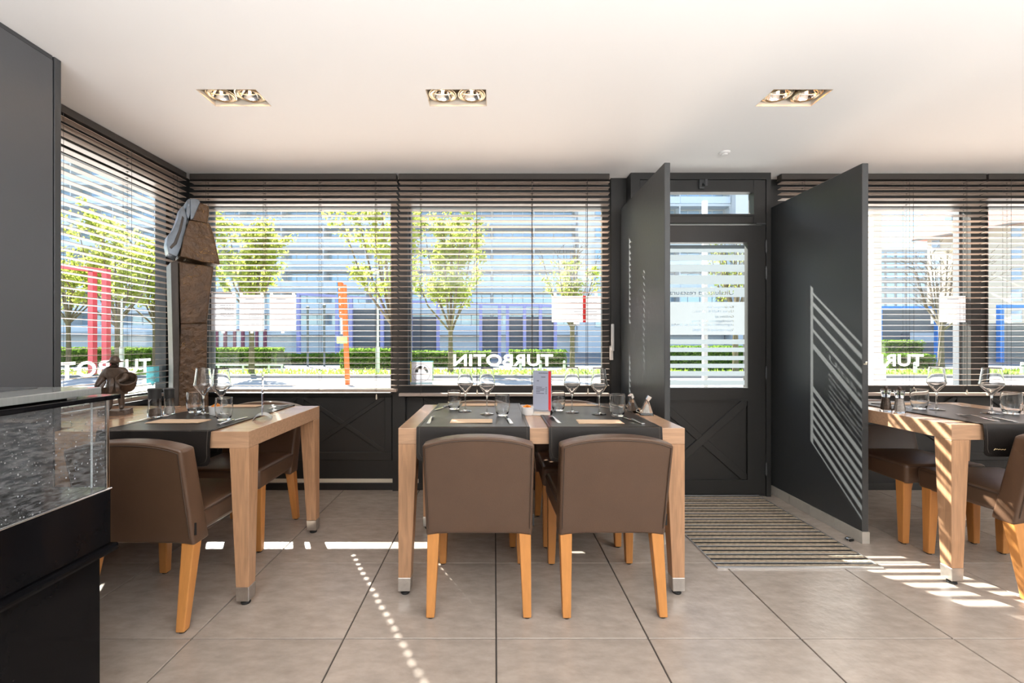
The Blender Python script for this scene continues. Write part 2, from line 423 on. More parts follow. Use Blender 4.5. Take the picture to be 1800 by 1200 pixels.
FY = 3.3765
def zf(py): return CAMH+(VY-py)*FY/FPX
def film(name, x0, x1, z0, z1, lines, m=None):
    """frosted film with the lettering cut out of it; lines: (text, xstart, zbase, width, cap)"""
    cu = bpy.data.curves.new(name, 'CURVE'); cu.dimensions = '2D'; cu.fill_mode = 'BOTH'; cu.resolution_u = 3
    dg = bpy.context.evaluated_depsgraph_get()
    def poly(pts):
        s = cu.splines.new('POLY'); s.points.add(len(pts)-1)
        for p, q in zip(s.points, pts): p.co = (q[0], q[1], 0, 1)
        s.use_cyclic_u = True
    poly([(-x0, z0), (-x1, z0), (-x1, z1), (-x0, z1)])
    for txt, xs_, zb, wd, cap in lines:
        o = text_curve(txt); bpy.context.view_layer.update(); dg = bpy.context.evaluated_depsgraph_get()
        c2 = o.to_curve(dg)
        P = []
        for s in c2.splines:
            if s.type == 'BEZIER':
                pts = []; bp = s.bezier_points; n = len(bp)
                for i in range(n):
                    a, b_ = bp[i], bp[(i+1) % n]
                    straight = (a.handle_right-a.co).length < 1e-5 and (b_.handle_left-b_.co).length < 1e-5
                    for k in range(1 if straight else 4):
                        t = k/4; u = 1-t
                        pts.append(a.co*u**3+a.handle_right*3*u*u*t+b_.handle_left*3*u*t*t+b_.co*t**3)
                P.append([(p.x, p.y) for p in pts])
            else: P.append([(p.co.x, p.co.y) for p in s.points])
        o.to_curve_clear(); bpy.data.objects.remove(o)
        mx0 = min(p[0] for q in P for p in q); mx1 = max(p[0] for q in P for p in q)
        sx = wd/(mx1-mx0); sy = cap/0.72
        for q in P: poly([(-xs_+(p[0]-mx0)*sx, zb+p[1]*sy) for p in q])
    o = bpy.data.objects.new(name, cu); COL.objects.link(o); bpy.context.view_layer.update()
    me = bpy.data.meshes.new_from_object(o.evaluated_get(bpy.context.evaluated_depsgraph_get()))
    bpy.data.objects.remove(o)
    for v in me.vertices: v.co = Vector((-v.co.x, FY, v.co.y))
    return mobj(name, me, m or M_frost, leaf)
FX0, FX1 = 1.245, 1.889
px = FY/FPX
XS = ax(1289.5, FY)
film('frosted_band', FX0, FX1+.012, zf(522), zf(505), [('Uitsluitend restaurant', XS, zf(518), 125*px*1.0, 8.4*px)])
film('frosted_notice', FX0, FX1+.012, zf(588.4), zf(530.5), [
    ('Keuken open van', XS, zf(541.3), 46.8*px, 4.3*px), ('12u tot 14u30 & 18u tot ...', XS, zf(548.7), 73*px, 4.3*px),
    ('Gesloten op', XS, zf(558.0), 33*px, 4.3*px), ('maandagavond & dinsdag', XS, zf(565.7), 74*px, 4.3*px),
    ('uitgezonderd vakantie enkel op dinsdag', XS, zf(572.2), 109.6*px, 4.3*px), ('Voor reservatie 059 236840', XS, zf(581.6), 72*px, 4.3*px)], M_frost2)
for a, c in ((430.5, 443.5), (447.7, 457.9), (464.7, 477.7), (483.5, 499.6), (596.3, 604.8), (610.6, 618.4), (625.3, 632.8), (639, 646.5), (652, 660.5), (668, 676.5)):
    film('frosted_band', FX0, FX1+.012, zf(c), zf(a), [])

# ---- partition panels either side of the door
def partition(name, label, x0, x1, y0, y1):
    t = thing(name, label, 'partition', ((x0+x1)/2, (y0+y1)/2, 0))
    cx, cy = (x0+x1)/2, (y0+y1)/2
    box('panel', M_black2, t, x0-cx, x1-cx, y0-cy, y1-cy, .068, 2.206, .0025, 1)
    n = 4; L = (y1-y0)/n
    for i in range(n): box('skirting_tile', M_skirt, t, x0-cx-.004, x1-cx+.004, y0-cy-.004+i*L, y0-cy-.006+(i+1)*L, 0, .0675, .001, 1)
    return t
partition('partition_panel', 'narrow black partition panel between the middle table and the street door', .983, 1.017, 2.568, 3.455)
pr = partition('partition_panel', 'black partition panel right of the door striped with sunlight', 2.134, 2.171, 2.577, 3.43)
bm = new_bm(); add_tube(bm, [(-.012, -.432, 1.04), (-.012, -.445, 1.04), (-.012, -.449, 1.055)], .004, 6); obj('hook', bm, M_cream, pr, True)

# ---- venetian blinds
def slat_mesh(L, holes, W=.053, th=.0022):
    bm = new_bm(); hh = .009
    xs = [-L/2]
    for h in holes: xs += [h-hh, h+hh]
    xs.append(L/2); ys = [-W/2, -hh, hh, W/2]
    V = {}
    for k, z in ((0, -th/2), (1, th/2)):
        for i, x in enumerate(xs):
            for j, y in enumerate(ys): V[i, j, k] = bm.verts.new((x, y, z+.0012*(1-(2*y/W)**2)))
    nx = len(xs)
    def cell(i, j): return 0 <= i < nx-1 and 0 <= j < 3 and not (j == 1 and i % 2 == 1)
    for i in range(nx-1):
        for j in range(3):
            if not cell(i, j): continue
            bm.faces.new((V[i,j,1], V[i+1,j,1], V[i+1,j+1,1], V[i,j+1,1])); bm.faces.new((V[i,j,0], V[i,j+1,0], V[i+1,j+1,0], V[i+1,j,0]))
            for (di, dj, a, c) in ((-1,0,(i,j+1),(i,j)), (1,0,(i+1,j),(i+1,j+1)), (0,-1,(i,j),(i+1,j)), (0,1,(i+1,j+1),(i,j+1))):
                if not cell(i+di, j+dj): bm.faces.new((V[a[0],a[1],0], V[c[0],c[1],0], V[c[0],c[1],1], V[a[0],a[1],1]))
    me = bpy.data.meshes.new('slat'); bm.normal_update(); bm.to_mesh(me); bm.free(); return me
PITCH = .0418
def blind(label, loc, rotz, L, holes, zrail, tilt=-4, pulls=()):
    t = thing('venetian_blind', label, 'blind', (loc[0], loc[1], 0), rotz)
    me = slat_mesh(L, holes); me.materials.append(M_slat)
    z = 2.385; 
    while z > zrail+.03:
        mobj('slat', me, None, t, loc=(random.uniform(-.003, .003), 0, z), rot=(math.radians(tilt+random.uniform(-.6, .6)), 0, random.uniform(-.0006, .0006)))
        z -= PITCH
    box('head_rail', M_head, t, -L/2, L/2, -.03, .03, 2.405, 2.447, .003, 1)
    box('bottom_rail', M_rail, t, -L/2, L/2, -.027, .027, zrail-.011, zrail+.011, .004, 2)
    for h in holes:
        bm = new_bm()
        for y in (-.0275, .0275): add_tube(bm, [(h, y, zrail), (h, y, 2.41)], .0011, 4)
        add_tube(bm, [(h, 0, zrail), (h, 0, 2.41)], .0009, 4)
        obj('ladder_cord', bm, M_cord, t)
    for p, zl in pulls:
        bm = new_bm(); add_tube(bm, [(p, -.034, 2.40), (p+.004, -.036, zl+.04)], .001, 4)
        c = obj('pull_cord', bm, M_cord, t)
        bm = new_bm(); add_lathe(bm, [(.001, .04), (.005, .03), (.006, .008), (.004, 0)], 8, (p+.004, -.036, zl)); obj('tassel', bm, M_cream, c, True)
    return t
YBL = 3.40
def hx(px, xc): return ax(px, YBL)-xc
x0, x1 = -2.315, -.744; xc = (x0+x1)/2
blind('wide venetian blind of the window behind the left table and totem', (xc, YBL), 0, x1-x0, [hx(p, xc) for p in (366, 466, 563, 661)], .800, -1.5, [(hx(663, xc), .735)])
x0, x1 = -.727, .875; xc = (x0+x1)/2
blind('venetian blind of the window behind the middle table, white lettering beyond', (xc, YBL), 0, x1-x0, [hx(p, xc) for p in (740, 838, 935, 1031)], .768, -1.5, [(hx(838, xc), .77), (hx(935, xc), .77), (hx(1031, xc), .78)])
x0, x1 = 2.18, 3.735; xc = (x0+x1)/2
blind('venetian blind of the window beside the right partition panel', (xc, YBL), 0, x1-x0, [hx(p, xc) for p in (1410, 1500, 1593, 1694)], .772, -1.5, [(hx(1598, xc), .79), (hx(1690, xc), .77)])
x0, x1 = 3.752, 5.25; xc = (x0+x1)/2
blind('venetian blind cut off by the right edge of the picture', (xc, YBL), 0, x1-x0, [hx(p, xc) for p in (1770, 1860, 1960, 2050)], .772, -2)
y0, y1 = 1.30, 3.355; yc = (y0+y1)/2
blind('venetian blind on the left side wall behind the statuette', (-2.352, yc), PI/2, y1-y0, [-.75, .07, .52, .93], .80, -1)

# white window handle on the window behind the middle table
t = thing('window_handle', 'white lever handle on the frame of the middle window', 'handle', (.912, 3.468, 1.12))
box('base_plate', M_porcelain, t, -.014, .014, -.012, .001, -.09, .02, .004)
bm = new_bm(); add_box(bm, -.011, .011, -.05, -.034, -.02, .19); bevel(bm, .006); add_box(bm, -.008, .008, -.038, -.010, -.012, .006); obj('lever', bm, M_porcelain, t, True)

# ---- lettering and notices on the panes (they belong to the panes: parts of the windows)
VYP = 3.5325
def vinyl(win, word, xr, zb, w, h, rot=False):
    me = text_mesh(word, w, h, 1.03, .022)
    o = mobj('lettering', me, M_vinyl, win)
    o.location = (xr, VYP, zb)
    return o
sc = 3.535/FPX
vinyl(W2, 'TURBOTIN', ax(972, 3.535), az(643.2, 3.535), 175*sc, 21*sc)
vinyl(W3, 'TURBOTIN', ax(1623, 3.535), az(643.4, 3.535), 175*sc, 21*sc)
o = mobj('lettering', text_mesh('TURBOTIN', .85, .098, 1.03, .022), M_vinyl, w5); o.rotation_euler = (0, 0, PI/2); o.location = (-2.4795, 3.205, .955)

def notice(name, win, px0, px1, py0, py1, rows, head=True, red=None, tabs=True):
    x0, x1, z0, z1 = ax(px0, VYP), ax(px1, VYP), az(py1, VYP), az(py0, VYP)
    p = box(name, M_paper, win, x0, x1, VYP-.001, VYP, z0, z1)
    bm = new_bm(); W = x1-x0; H = z1-z0; yy = VYP-.0014
    def ln(a, b_, z, t): add_box(bm, x0+a*W, x0+b_*W, yy-.0002, yy, z1-z*H-t/2, z1-z*H+t/2)
    if head: ln(.25, .62, .12, .006)
    r = random.Random(px0)
    for z in rows:
        e_ = r.uniform(.45, .65); k = .93
        while k > 1-e_: ln(max(k-.09, 1-e_), k-.012, z, .0032); k -= r.uniform(.06, .11)
        if r.random() > .4: ln(.2, .25, z, .0032)
    obj('printed_lines', bm, M_ink, p)
    if tabs:
        bm = new_bm()
        for fx in (.06, .9): add_box(bm, x0+fx*W-.008, x0+fx*W+.012, yy, VYP, z1-.008, z1+.022)
        add_box(bm, x0+.45*W, x0+.56*W, yy, VYP, z0-.016, z0+.006)
        obj('tape', bm, M_vinyl, p)
    if red: box('red_stripe', M_red, p, ax(red[0], VYP), ax(red[1], VYP), VYP-.002, VYP-.0011, z0-.002, z1+.002)
    return p
notice('menu_sheet', W1, 369, 415, 517, 582, [.3, .37, .42, .52, .57, .6])
notice('menu_sheet', W1, 421, 464, 518, 582, [.22, .27, .33, .38, .41, .47, .52, .57, .63, .8])
notice('menu_sheet', W1, 474, 520, 518, 582, [.33, .38, .42, .5, .53, .65])
notice('menu_card', W2, 970, 1056, 520, 566, [.25, .35, .5, .6, .75, .85], False, (1024.5, 1029.5))
notice('menu_sheet', W3, 1651, 1706, 520, 566, [.3, .42, .5, .57, .66, .74, .84])
# square sticker, yellow to teal border, with a bridge-like emblem of two crabs' claws
st = box('sticker', M_paper, W2, ax(721, VYP), ax(762, VYP), VYP-.001, VYP, az(679, VYP), az(634.5, VYP))
M_teal = translucent('teal_print', (.34, .66, .69), .5); M_yel = translucent('yellow_print', (.85, .78, .12), .5); M_green = translucent('green_print', (.55, .8, .55), .5)
M_gprint = translucent('grey_print', (.32, .36, .35), .4)
def sb(m, a, b_, c, d, n): return box(n, m, st, ax(a, VYP), ax(b_, VYP), VYP-.0018, VYP-.0011, az(d, VYP), az(c, VYP))
sb(M_yel, 721, 723.2, 635, 671, 'yellow_border'); sb(M_teal, 721, 762, 634.2, 635.8, 'teal_border'); sb(M_teal, 721, 763, 676.5, 679, 'teal_border'); sb(M_green, 760.2, 762, 636, 669, 'green_border')
bm = new_bm()
def arc(bm, c, r0, r1, a0, a1, n=10):
    P = [(c[0]+r1*math.cos(a0+(a1-a0)*i/n), VYP-.002, c[1]+r1*math.sin(a0+(a1-a0)*i/n)) for i in range(n+1)]
    P += [(c[0]+r0*math.cos(a1+(a0-a1)*i/n), VYP-.002, c[1]+r0*math.sin(a1+(a0-a1)*i/n)) for i in range(n+1)]
    add_prism(bm, P, (0, .0008, 0))
ccx, ccz = ax(741, VYP), az(653.5, VYP)
arc(bm, (ccx, ccz), .030, .050, math.radians(10), math.radians(62)); arc(bm, (ccx, ccz), .030, .050, math.radians(98), math.radians(172))
add_box(bm, ccx-.052, ccx-.026, VYP-.002, VYP-.0012, ccz-.004, ccz+.012); add_box(bm, ccx+.038, ccx+.052, VYP-.002, VYP-.0012, ccz-.006, ccz+.012)
add_prism(bm, [(ccx-.024, VYP-.002, ccz+.034), (ccx-.002, VYP-.002, ccz+.018), (ccx+.008, VYP-.002, ccz+.044), (ccx-.008, VYP-.002, ccz+.05)], (0, .0008, 0))
obj('emblem', bm, M_gprint, st)
bm = new_bm(); arc(bm, (ccx, ccz-.008), .068, .071, 0, 2*PI*.999, 28); obj('ring', bm, M_ink, st)
bm = new_bm(); r = random.Random(3); xx = ax(722.5, VYP)
while xx < ax(760, VYP):
    w_ = r.uniform(.004, .009); add_box(bm, xx, xx+w_, VYP-.0018, VYP-.0011, az(674.6, VYP), az(672.2, VYP)); xx += w_+.003
obj('lettering', bm, M_teal, st)
# teal sticker with a pointed lower edge on the left side pane
XP = -2.4795
stl = new_bm(); y0, y1, z0, z1 = 3.165, 3.285, .845, .99
add_prism(stl, [(XP, y0, z1), (XP, y1, z1), (XP, y1, z0+.03), (XP, (y0+y1)/2+.02, z0+.03), (XP, (y0+y1)/2, z0), (XP, (y0+y1)/2-.02, z0+.03), (XP, y0, z0+.03)], (.001, 0, 0))
stl = obj('sticker', stl, M_teal, w5)
bm = new_bm(); add_lathe(bm, [(.0, 0), (.026, 0)], 16, (0, 0, 0), False)
for v in bm.verts: v.co = Vector((XP+.0015, 3.225+v.co.x, .905+v.co.y*.8))
o = obj('emblem', bm, M_vinyl, stl)
bm = new_bm()
for k in range(5): add_box(bm, XP+.0012, XP+.0016, 3.18, 3.27-.01*(k % 2), .975-k*.009, .978-k*.009)
obj('printed_lines', bm, M_vinyl, stl)

# ---- recessed double ceiling spots
M_house = mat('spot_housing', (0.70, 0.62, 0.52), .5); M_ring = mat('spot_ring', (0.72, 0.62, 0.45), .25, .9)
M_refl = mat('spot_reflector', (0.85, 0.82, 0.78), .12, 1.0); M_bulb = mat('spot_bulb', (1, .8, .5), .4, emit=((1.0, .62, .25), 14))
def spot(i, label):
    hx0, hx1 = HOLES[i]; cx, cy = (hx0+hx1)/2, (HY[0]+HY[1])/2
    t = thing('ceiling_spotlight', label, 'ceiling light', (cx, cy, CEIL), 0)
    w, d = (hx1-hx0)/2, (HY[1]-HY[0])/2; h = .136; q = .003
    bm = new_bm()
    for bx in ((-w, -w+q, -d, d, .0005, h), (w-q, w, -d, d, .0005, h), (-w+q, w-q, -d, -d+q, .0005, h), (-w+q, w-q, d-q, d, .0005, h), (-w, w, -d, d, h, h+.003)): add_box(bm, *bx)
    obj('housing', bm, M_house, t)
    for sx in (-1, 1):
        c = (sx*w*.49, .006, .012)
        bm = new_bm(); add_lathe(bm, [(.052, .004), (.060, 0), (.066, .002), (.066, .012), (.062, .014), (.055, .012), (.052, .004)], 28, c, False); rg = obj('gimbal_ring', bm, M_ring, t, True)
        bm = new_bm(); add_lathe(bm, [(.068, .006), (.073, .006), (.073, .018), (.068, .018), (.068, .006)], 28, c, False); obj('outer_ring', bm, M_ring, rg, True)
        bm = new_bm(); add_lathe(bm, [(.052, .006), (.045, .022), (.032, .038), (.016, .048), (0, .05)], 24, c, False); obj('reflector', bm, M_refl, t, True)
        bm = new_bm(); add_lathe(bm, [(0, .012), (.006, .014), (.0075, .022), (.006, .034), (0, .036)], 10, c, False); obj('bulb', bm, M_bulb, t, True)
        bm = new_bm(); add_tube(bm, [(c[0]-.05, 0, c[2]+.012), (c[0]-.02, 0, c[2]+.006), (c[0]+.02, 0, c[2]+.006), (c[0]+.05, 0, c[2]+.012)], .0025, 6); obj('bulb_bridge', bm, M_ring, t, True)
        l = bpy.data.lights.new('spot_lamp', 'POINT'); l.energy = (1.0, 1.0, 1.8)[i]; l.color = (1, .58, .22) if i < 2 else (1, .42, .08); l.shadow_soft_size = .012
        lo = bpy.data.objects.new('spot_lamp', l); COL.objects.link(lo); lo.location = (c[0], 0, .030); lo.parent = t
    return t
spot(0, 'recessed double spotlight in the ceiling above the left table'); spot(1, 'recessed double spotlight in the ceiling above the middle table'); spot(2, 'recessed double spotlight in the ceiling right of the door, glowing orange')
t = thing('ceiling_sensor', 'small round white detector on the ceiling near the door', 'sensor', (1.555, 3.0, CEIL))
bm = new_bm(); add_lathe(bm, [(.036, 0), (.036, -.006), (.030, -.012), (.022, -.013)], 20); obj('base', bm, M_white, t, True)
bm = new_bm(); add_lathe(bm, [(.021, -.013), (.019, -.02), (0, -.022)], 20); obj('lens', bm, M_white, t, True)
# ================================================================== CABINET AND DISPLAY COUNTER (left foreground)
M_cab = mat('cabinet_grey', (0.085, 0.088, 0.095), .42, bump=(90, .03)); M_cabe = mat('cabinet_edge', (0.05, 0.052, 0.056), .45)
t = thing('tall_cabinet', 'tall dark grey cabinet reaching the ceiling behind the glass counter', 'cabinet', (-2.19, 1.2, 0))
box('carcass', M_cabe, t, -.115, .195, -1.9, .828, 0, CEIL-.001)
box('door', M_cab, t, .195, .214, -.55, .790, .08, CEIL-.022, .002, 1)
box('edge_strip', M_cabe, t, .195, .214, .796, .828, 0, CEIL-.001, .002, 1)
box('top_strip', M_cabe, t, .195, .211, -.55, .790, CEIL-.020, CEIL-.001, .001, 1)
box('door', M_cab, t, .195, .214, -1.9, -.555, .08, CEIL-.022, .002, 1)

M_gloss = mat('black_gloss', (0.006, 0.006, 0.007), .10, spec=.12, noise=(4, .3, (1, 1, 1)))
M_topg = mat('counter_top_glass', (0.27, 0.28, 0.27), .12, noise=(10, .08, (1, 14, 1)))
def dusty(name):
    m = bpy.data.materials.new(name); m.use_nodes = True; nt = m.node_tree; N = nt.nodes; L = nt.links; N.remove(N['Principled BSDF'])
    tr = N.new('ShaderNodeBsdfTransparent'); tr.inputs['Color'].default_value = (.93, .95, .96, 1)
    df = N.new('ShaderNodeBsdfDiffuse'); df.inputs['Color'].default_value = (.62, .64, .66, 1)
    gl = N.new('ShaderNodeBsdfGlossy'); gl.inputs['Roughness'].default_value = .04
    fr = thin_fresnel(nt, 1.35)
    tc = N.new('ShaderNodeTexCoord'); mp = N.new('ShaderNodeMapping'); mp.inputs['Rotation'].default_value = (.55, .55, 0); mp.inputs['Scale'].default_value = (7, 7, 34)
    L.new(tc.outputs['Object'], mp.inputs['Vector'])
    n1 = N.new('ShaderNodeTexNoise'); n1.inputs['Scale'].default_value = 5; n1.inputs['Detail'].default_value = 9; n1.inputs['Roughness'].default_value = .68; n1.inputs['Distortion'].default_value = .6
    L.new(mp.outputs[0], n1.inputs['Vector'])
    r1 = N.new('ShaderNodeMapRange'); r1.inputs['From Min'].default_value = .46; r1.inputs['From Max'].default_value = .80; r1.inputs['To Min'].default_value = .02; r1.inputs['To Max'].default_value = .34
    L.new(n1.outputs['Fac'], r1.inputs['Value'])
    v = N.new('ShaderNodeTexVoronoi'); v.inputs['Scale'].default_value = 55; L.new(tc.outputs['Object'], v.inputs['Vector'])
    r2 = N.new('ShaderNodeMapRange'); r2.inputs['From Min'].default_value = .16; r2.inputs['From Max'].default_value = .10; r2.inputs['To Max'].default_value = .5
    L.new(v.outputs['Distance'], r2.inputs['Value'])
    mx = N.new('ShaderNodeMath'); mx.operation = 'MAXIMUM'; L.new(r1.outputs[0], mx.inputs[0]); L.new(r2.outputs[0], mx.inputs[1])
    a = N.new('ShaderNodeMixShader'); L.new(mx.outputs[0], a.inputs[0]); L.new(tr.outputs[0], a.inputs[1]); L.new(df.outputs[0], a.inputs[2])
    b = N.new('ShaderNodeMixShader'); L.new(fr.outputs[0], b.inputs[0]); L.new(a.outputs[0], b.inputs[1]); L.new(gl.outputs[0], b.inputs[2])
    L.new(b.outputs[0], N['Material Output'].inputs['Surface']); MATS[name] = m; return m
M_dusty = dusty('dusty_glass')
M_gedge = mat('glass_edge', (.75, .78, .78), .15)
CX, CYE, CZ0 = -1.22, 1.414, .70
t = thing('display_counter', 'black counter with a smudged glass display case on top, left foreground', 'counter', (-1.55, .75, 0))
ox, oy = -1.55, .75
def cb(n, m, x0, x1, y0, y1, z0, z1, bev=.003, par=None): return box(n, m, par or t, x0-ox, x1-ox, y0-oy, y1-oy, z0, z1, bev, 2)
cb('plinth', M_gloss, -1.93, CX-.022, .1, CYE-.014, 0, .500)
cb('base', M_gloss, -1.93, CX, .1, CYE, .530, CZ0)
cb('lip', M_gloss, -1.94, CX+.016, .1, CYE+.014, .503, .528, .009)
bm = new_bm(); add_tube(bm, [(CX-ox, .1-oy, CZ0+.003), (CX-ox, CYE-oy, CZ0+.003), (-1.93-ox, CYE-oy, CZ0+.003)], .003, 8); obj('trim_rail', bm, M_chrome, t, True)
cb('case_floor', M_gloss, -1.92, CX-.006, .1, CYE-.008, CZ0, CZ0+.006, 0)
cb('side_pane', M_dusty, CX-.008, CX-.002, .1, CYE-.008, CZ0+.006, .985, 0)
cb('end_pane', M_dusty, -1.92, CX-.055, CYE-.012, CYE-.006, CZ0+.006, .985, 0)
cb('corner_pane', M_dusty, CX-.050, CX-.008, CYE-.010, CYE-.004, CZ0+.006, .985, 0)
cb('pane_edge', M_gedge, CX-.0545, CX-.0525, CYE-.012, CYE-.006, CZ0+.006, .985, 0)
bm = new_bm(); add_box(bm, CX-.008-ox, CX-.001-ox, CYE-.014-oy, CYE-.004-oy, CZ0, .985); bevel(bm, .002); obj('corner_post', bm, M_chrome, t)
cb('top_frame', M_gloss, -1.94, CX+.022, .1, CYE+.012, .986, 1.000, .002)
cb('top_slab', M_topg, -1.90, CX-.012, .1, CYE-.02, 1.004, 1.026, .003)
cb('top_shelf', M_cab, -1.90, CX-.17, .1, CYE-.06, 1.0262, 1.030, .001)
cb('slab_foot', M_steel, CX-.05, CX-.03, 1.30, 1.33, 1.000, 1.004, 0)
cb('slab_foot', M_steel, -1.80, -1.78, 1.30, 1.33, 1.000, 1.004, 0)

# ================================================================== TABLES
TZ = .772
def table(label, x0, x1, y0, y1, legs=True):
    cx, cy = (x0+x1)/2, (y0+y1)/2; w, d = (x1-x0)/2, (y1-y0)/2
    t = thing('dining_table', label, 'table', (cx, cy, 0))
    bm = new_bm(); add_box(bm, -w, w, -d, d, TZ-.074, TZ); bevel(bm, .0025, 2); obj('tabletop', bm, M_oak, t)
    for sx in (-1, 1):
        for sy in (-1, 1):
            a, b_, zt, zc, zb = .086, .054, TZ-.0745, .082, .020
            f = (zt-zc)/(zt-zb); c = a+(b_-a)*f
            def q(s, z, e=0): 
                X = sorted((sx*(w+e), sx*(w-s-e))); Y = sorted((sy*(d+e), sy*(d-s-e)))
                return [(X[0], Y[0], z), (X[1], Y[0], z), (X[1], Y[1], z), (X[0], Y[1], z)]
            bm = new_bm(); add_hexa(bm, q(c, zc), q(a, zt)); bevel(bm, .002, 1); lg = obj('leg', bm, M_oakv, t)
            bm = new_bm(); add_hexa(bm, q(b_, zb, .001), q(c, zc, .001)); bevel(bm, .002, 1); obj('steel_cap', bm, M_steel, lg)
            bm = new_bm(); px_, py_ = sx*(w-b_/2), sy*(d-b_/2); add_lathe(bm, [(.019, 0), (.021, .004), (.019, .012), (.008, .013), (.008, .02)], 14, (px_, py_, 0)); obj('glide', bm, M_rubber, lg, True)
    return t
table('square oak table for two beside the left wall, in front of the totem', -1.945, -1.087, 1.965, 2.762)
table('long oak table for four in the middle of the picture', -.4425, .877, 2.045, 2.82)
table('oak table right of the striped partition panel, its edge lit in stripes', 2.194, 3.05, 2.131, 2.92)
table('narrow oak table under the statuette against the left wall', -2.375, -1.951, 2.06, 2.765)

def runner(label, cx, w, y0, y1, group=None, hang=.15, hb=.15, logo=False):
    t = thing('leather_runner', label, 'table runner', (cx, (y0+y1)/2, TZ)); d = (y1-y0)/2
    path = []
    r = .012; th = .0028
    nz = 7
    for i in range(nz+1): path.append((-d-r-.006*math.sin(PI*i/nz), -hang+(hang-.004)*i/nz))
    for k in range(1, 4): a = PI-k*PI/8; path.append((-d+.0+r*math.cos(a)*1.0, .0035-.004+r*.0+.006*math.sin(a)))
    n = 12
    for i in range(n+1): path.append((-d+.012+(2*d-.024)*i/n, .0030+.0008*math.sin(i*2.1)))
    for k in range(3, 0, -1): a = k*PI/8; path.append((d+r*math.cos(a), -.0005+.006*math.sin(a)))
    for i in range(nz+1): path.append((d+r+.006*math.sin(PI*i/nz), -.004-(hb-.004)*i/nz))
    S = [0]
    for a, b_ in zip(path, path[1:]): S.append(S[-1]+math.hypot(a[0]-b_[0], a[1]-b_[1]))
    R = .03
    def half(s, inset=0):
        e = min(s, S[-1]-s)-inset
        if e < 0: e = 0
        return (w/2-inset-(R-math.sqrt(max(R*R-(R-e)**2, 0)) if e < R else 0)) if e < R else w/2-inset
    # refine ends
    P = []; SS = []
    for i, (p, s) in enumerate(zip(path, S)):
        P.append(p); SS.append(s)
        if i == 0:
            q = path[1]; L_ = S[1]
            for f in (.08, .2, .4, .65, .9): 
                if f*R*1.0 < L_: P.append((p[0]+(q[0]-p[0])*f*R/L_, p[1]+(q[1]-p[1])*f*R/L_)); SS.append(s+f*R)
        if i == len(path)-2:
            q = path[-1]; L_ = S[-1]-S[-2]
            for f in (.9, .65, .4, .2, .08):
                if f*R < L_: e = 1-f*R/L_; P.append((p[0]+(q[0]-p[0])*e, p[1]+(q[1]-p[1])*e)); SS.append(S[-1]-f*R)
    def strip(bm, off, xin, wid=None):
        rows = []
        for i, (p, s) in enumerate(zip(P, SS)):
            a, b_ = P[max(i-1, 0)], P[min(i+1, len(P)-1)]
            tx, tz = b_[0]-a[0], b_[1]-a[1]; l = math.hypot(tx, tz); nx_, nz_ = -tz/l, tx/l
            rows.append((p, (nx_, nz_), s))
        return rows
    rows = strip(None, 0, 0)
    bm = new_bm(); prev = None
    for p, nrm, s in rows:
        h = half(s); xs = [-h, -h*.5, 0, h*.5, h]
        top = [bm.verts.new((x, p[0]+nrm[0]*th, p[1]+nrm[1]*th)) for x in xs]; bot = [bm.verts.new((x, p[0], p[1])) for x in xs]
        ring = top+bot[::-1]
        if prev:
            for k in range(len(ring)): bm.faces.new((prev[k], prev[(k+1)%len(ring)], ring[(k+1)%len(ring)], ring[k]))
        else: bm.faces.new(ring[::-1])
        prev = ring
    bm.faces.new(prev)
    obj('runner_sheet', bm, M_run, t, True)
    for sgn in (-1, 1):
        bm = new_bm(); prev = None
        for p, nrm, s in rows:
            if min(s, S[-1]-s) < .012: continue
            h = half(s, .012); o1 = th+.0006
            q = [bm.verts.new((sgn*(h-a), p[0]+nrm[0]*o, p[1]+nrm[1]*o)) for a, o in ((0, th), (0, o1), (.0022, o1), (.0022, th))]
            if prev:
                for k in range(4): bm.faces.new((prev[k], prev[(k+1)%4], q[(k+1)%4], q[k]))
            prev = q
        obj('stitching', bm, M_stitch, t)
    if logo:
        bm = new_bm()
        L0 = -w/2+.045
        pts = [(0, 0), (.006, .010), (.010, .004), (.014, .008), (.02, .003), (.028, .006), (.034, .002), (.042, .005), (.050, .001), (.055, .006)]
        add_tube(bm, [(L0+a, -d-r-.007, -hang+.032+b_*.8) for a, b_ in pts], .0016, 5); obj('gold_emblem', bm, M_gold, t)
    return t
runner('dark leather runner across the left square table', -1.497, .502, 1.965, 2.762)
runner('dark leather runner on the left half of the middle table', -.097, .518, 2.045, 2.82)
runner('dark leather runner on the right half of the middle table', .508, .519, 2.045, 2.82)
runner('dark leather runner with a small gold emblem on the right table', 2.595, .53, 2.131, 2.92, logo=True)

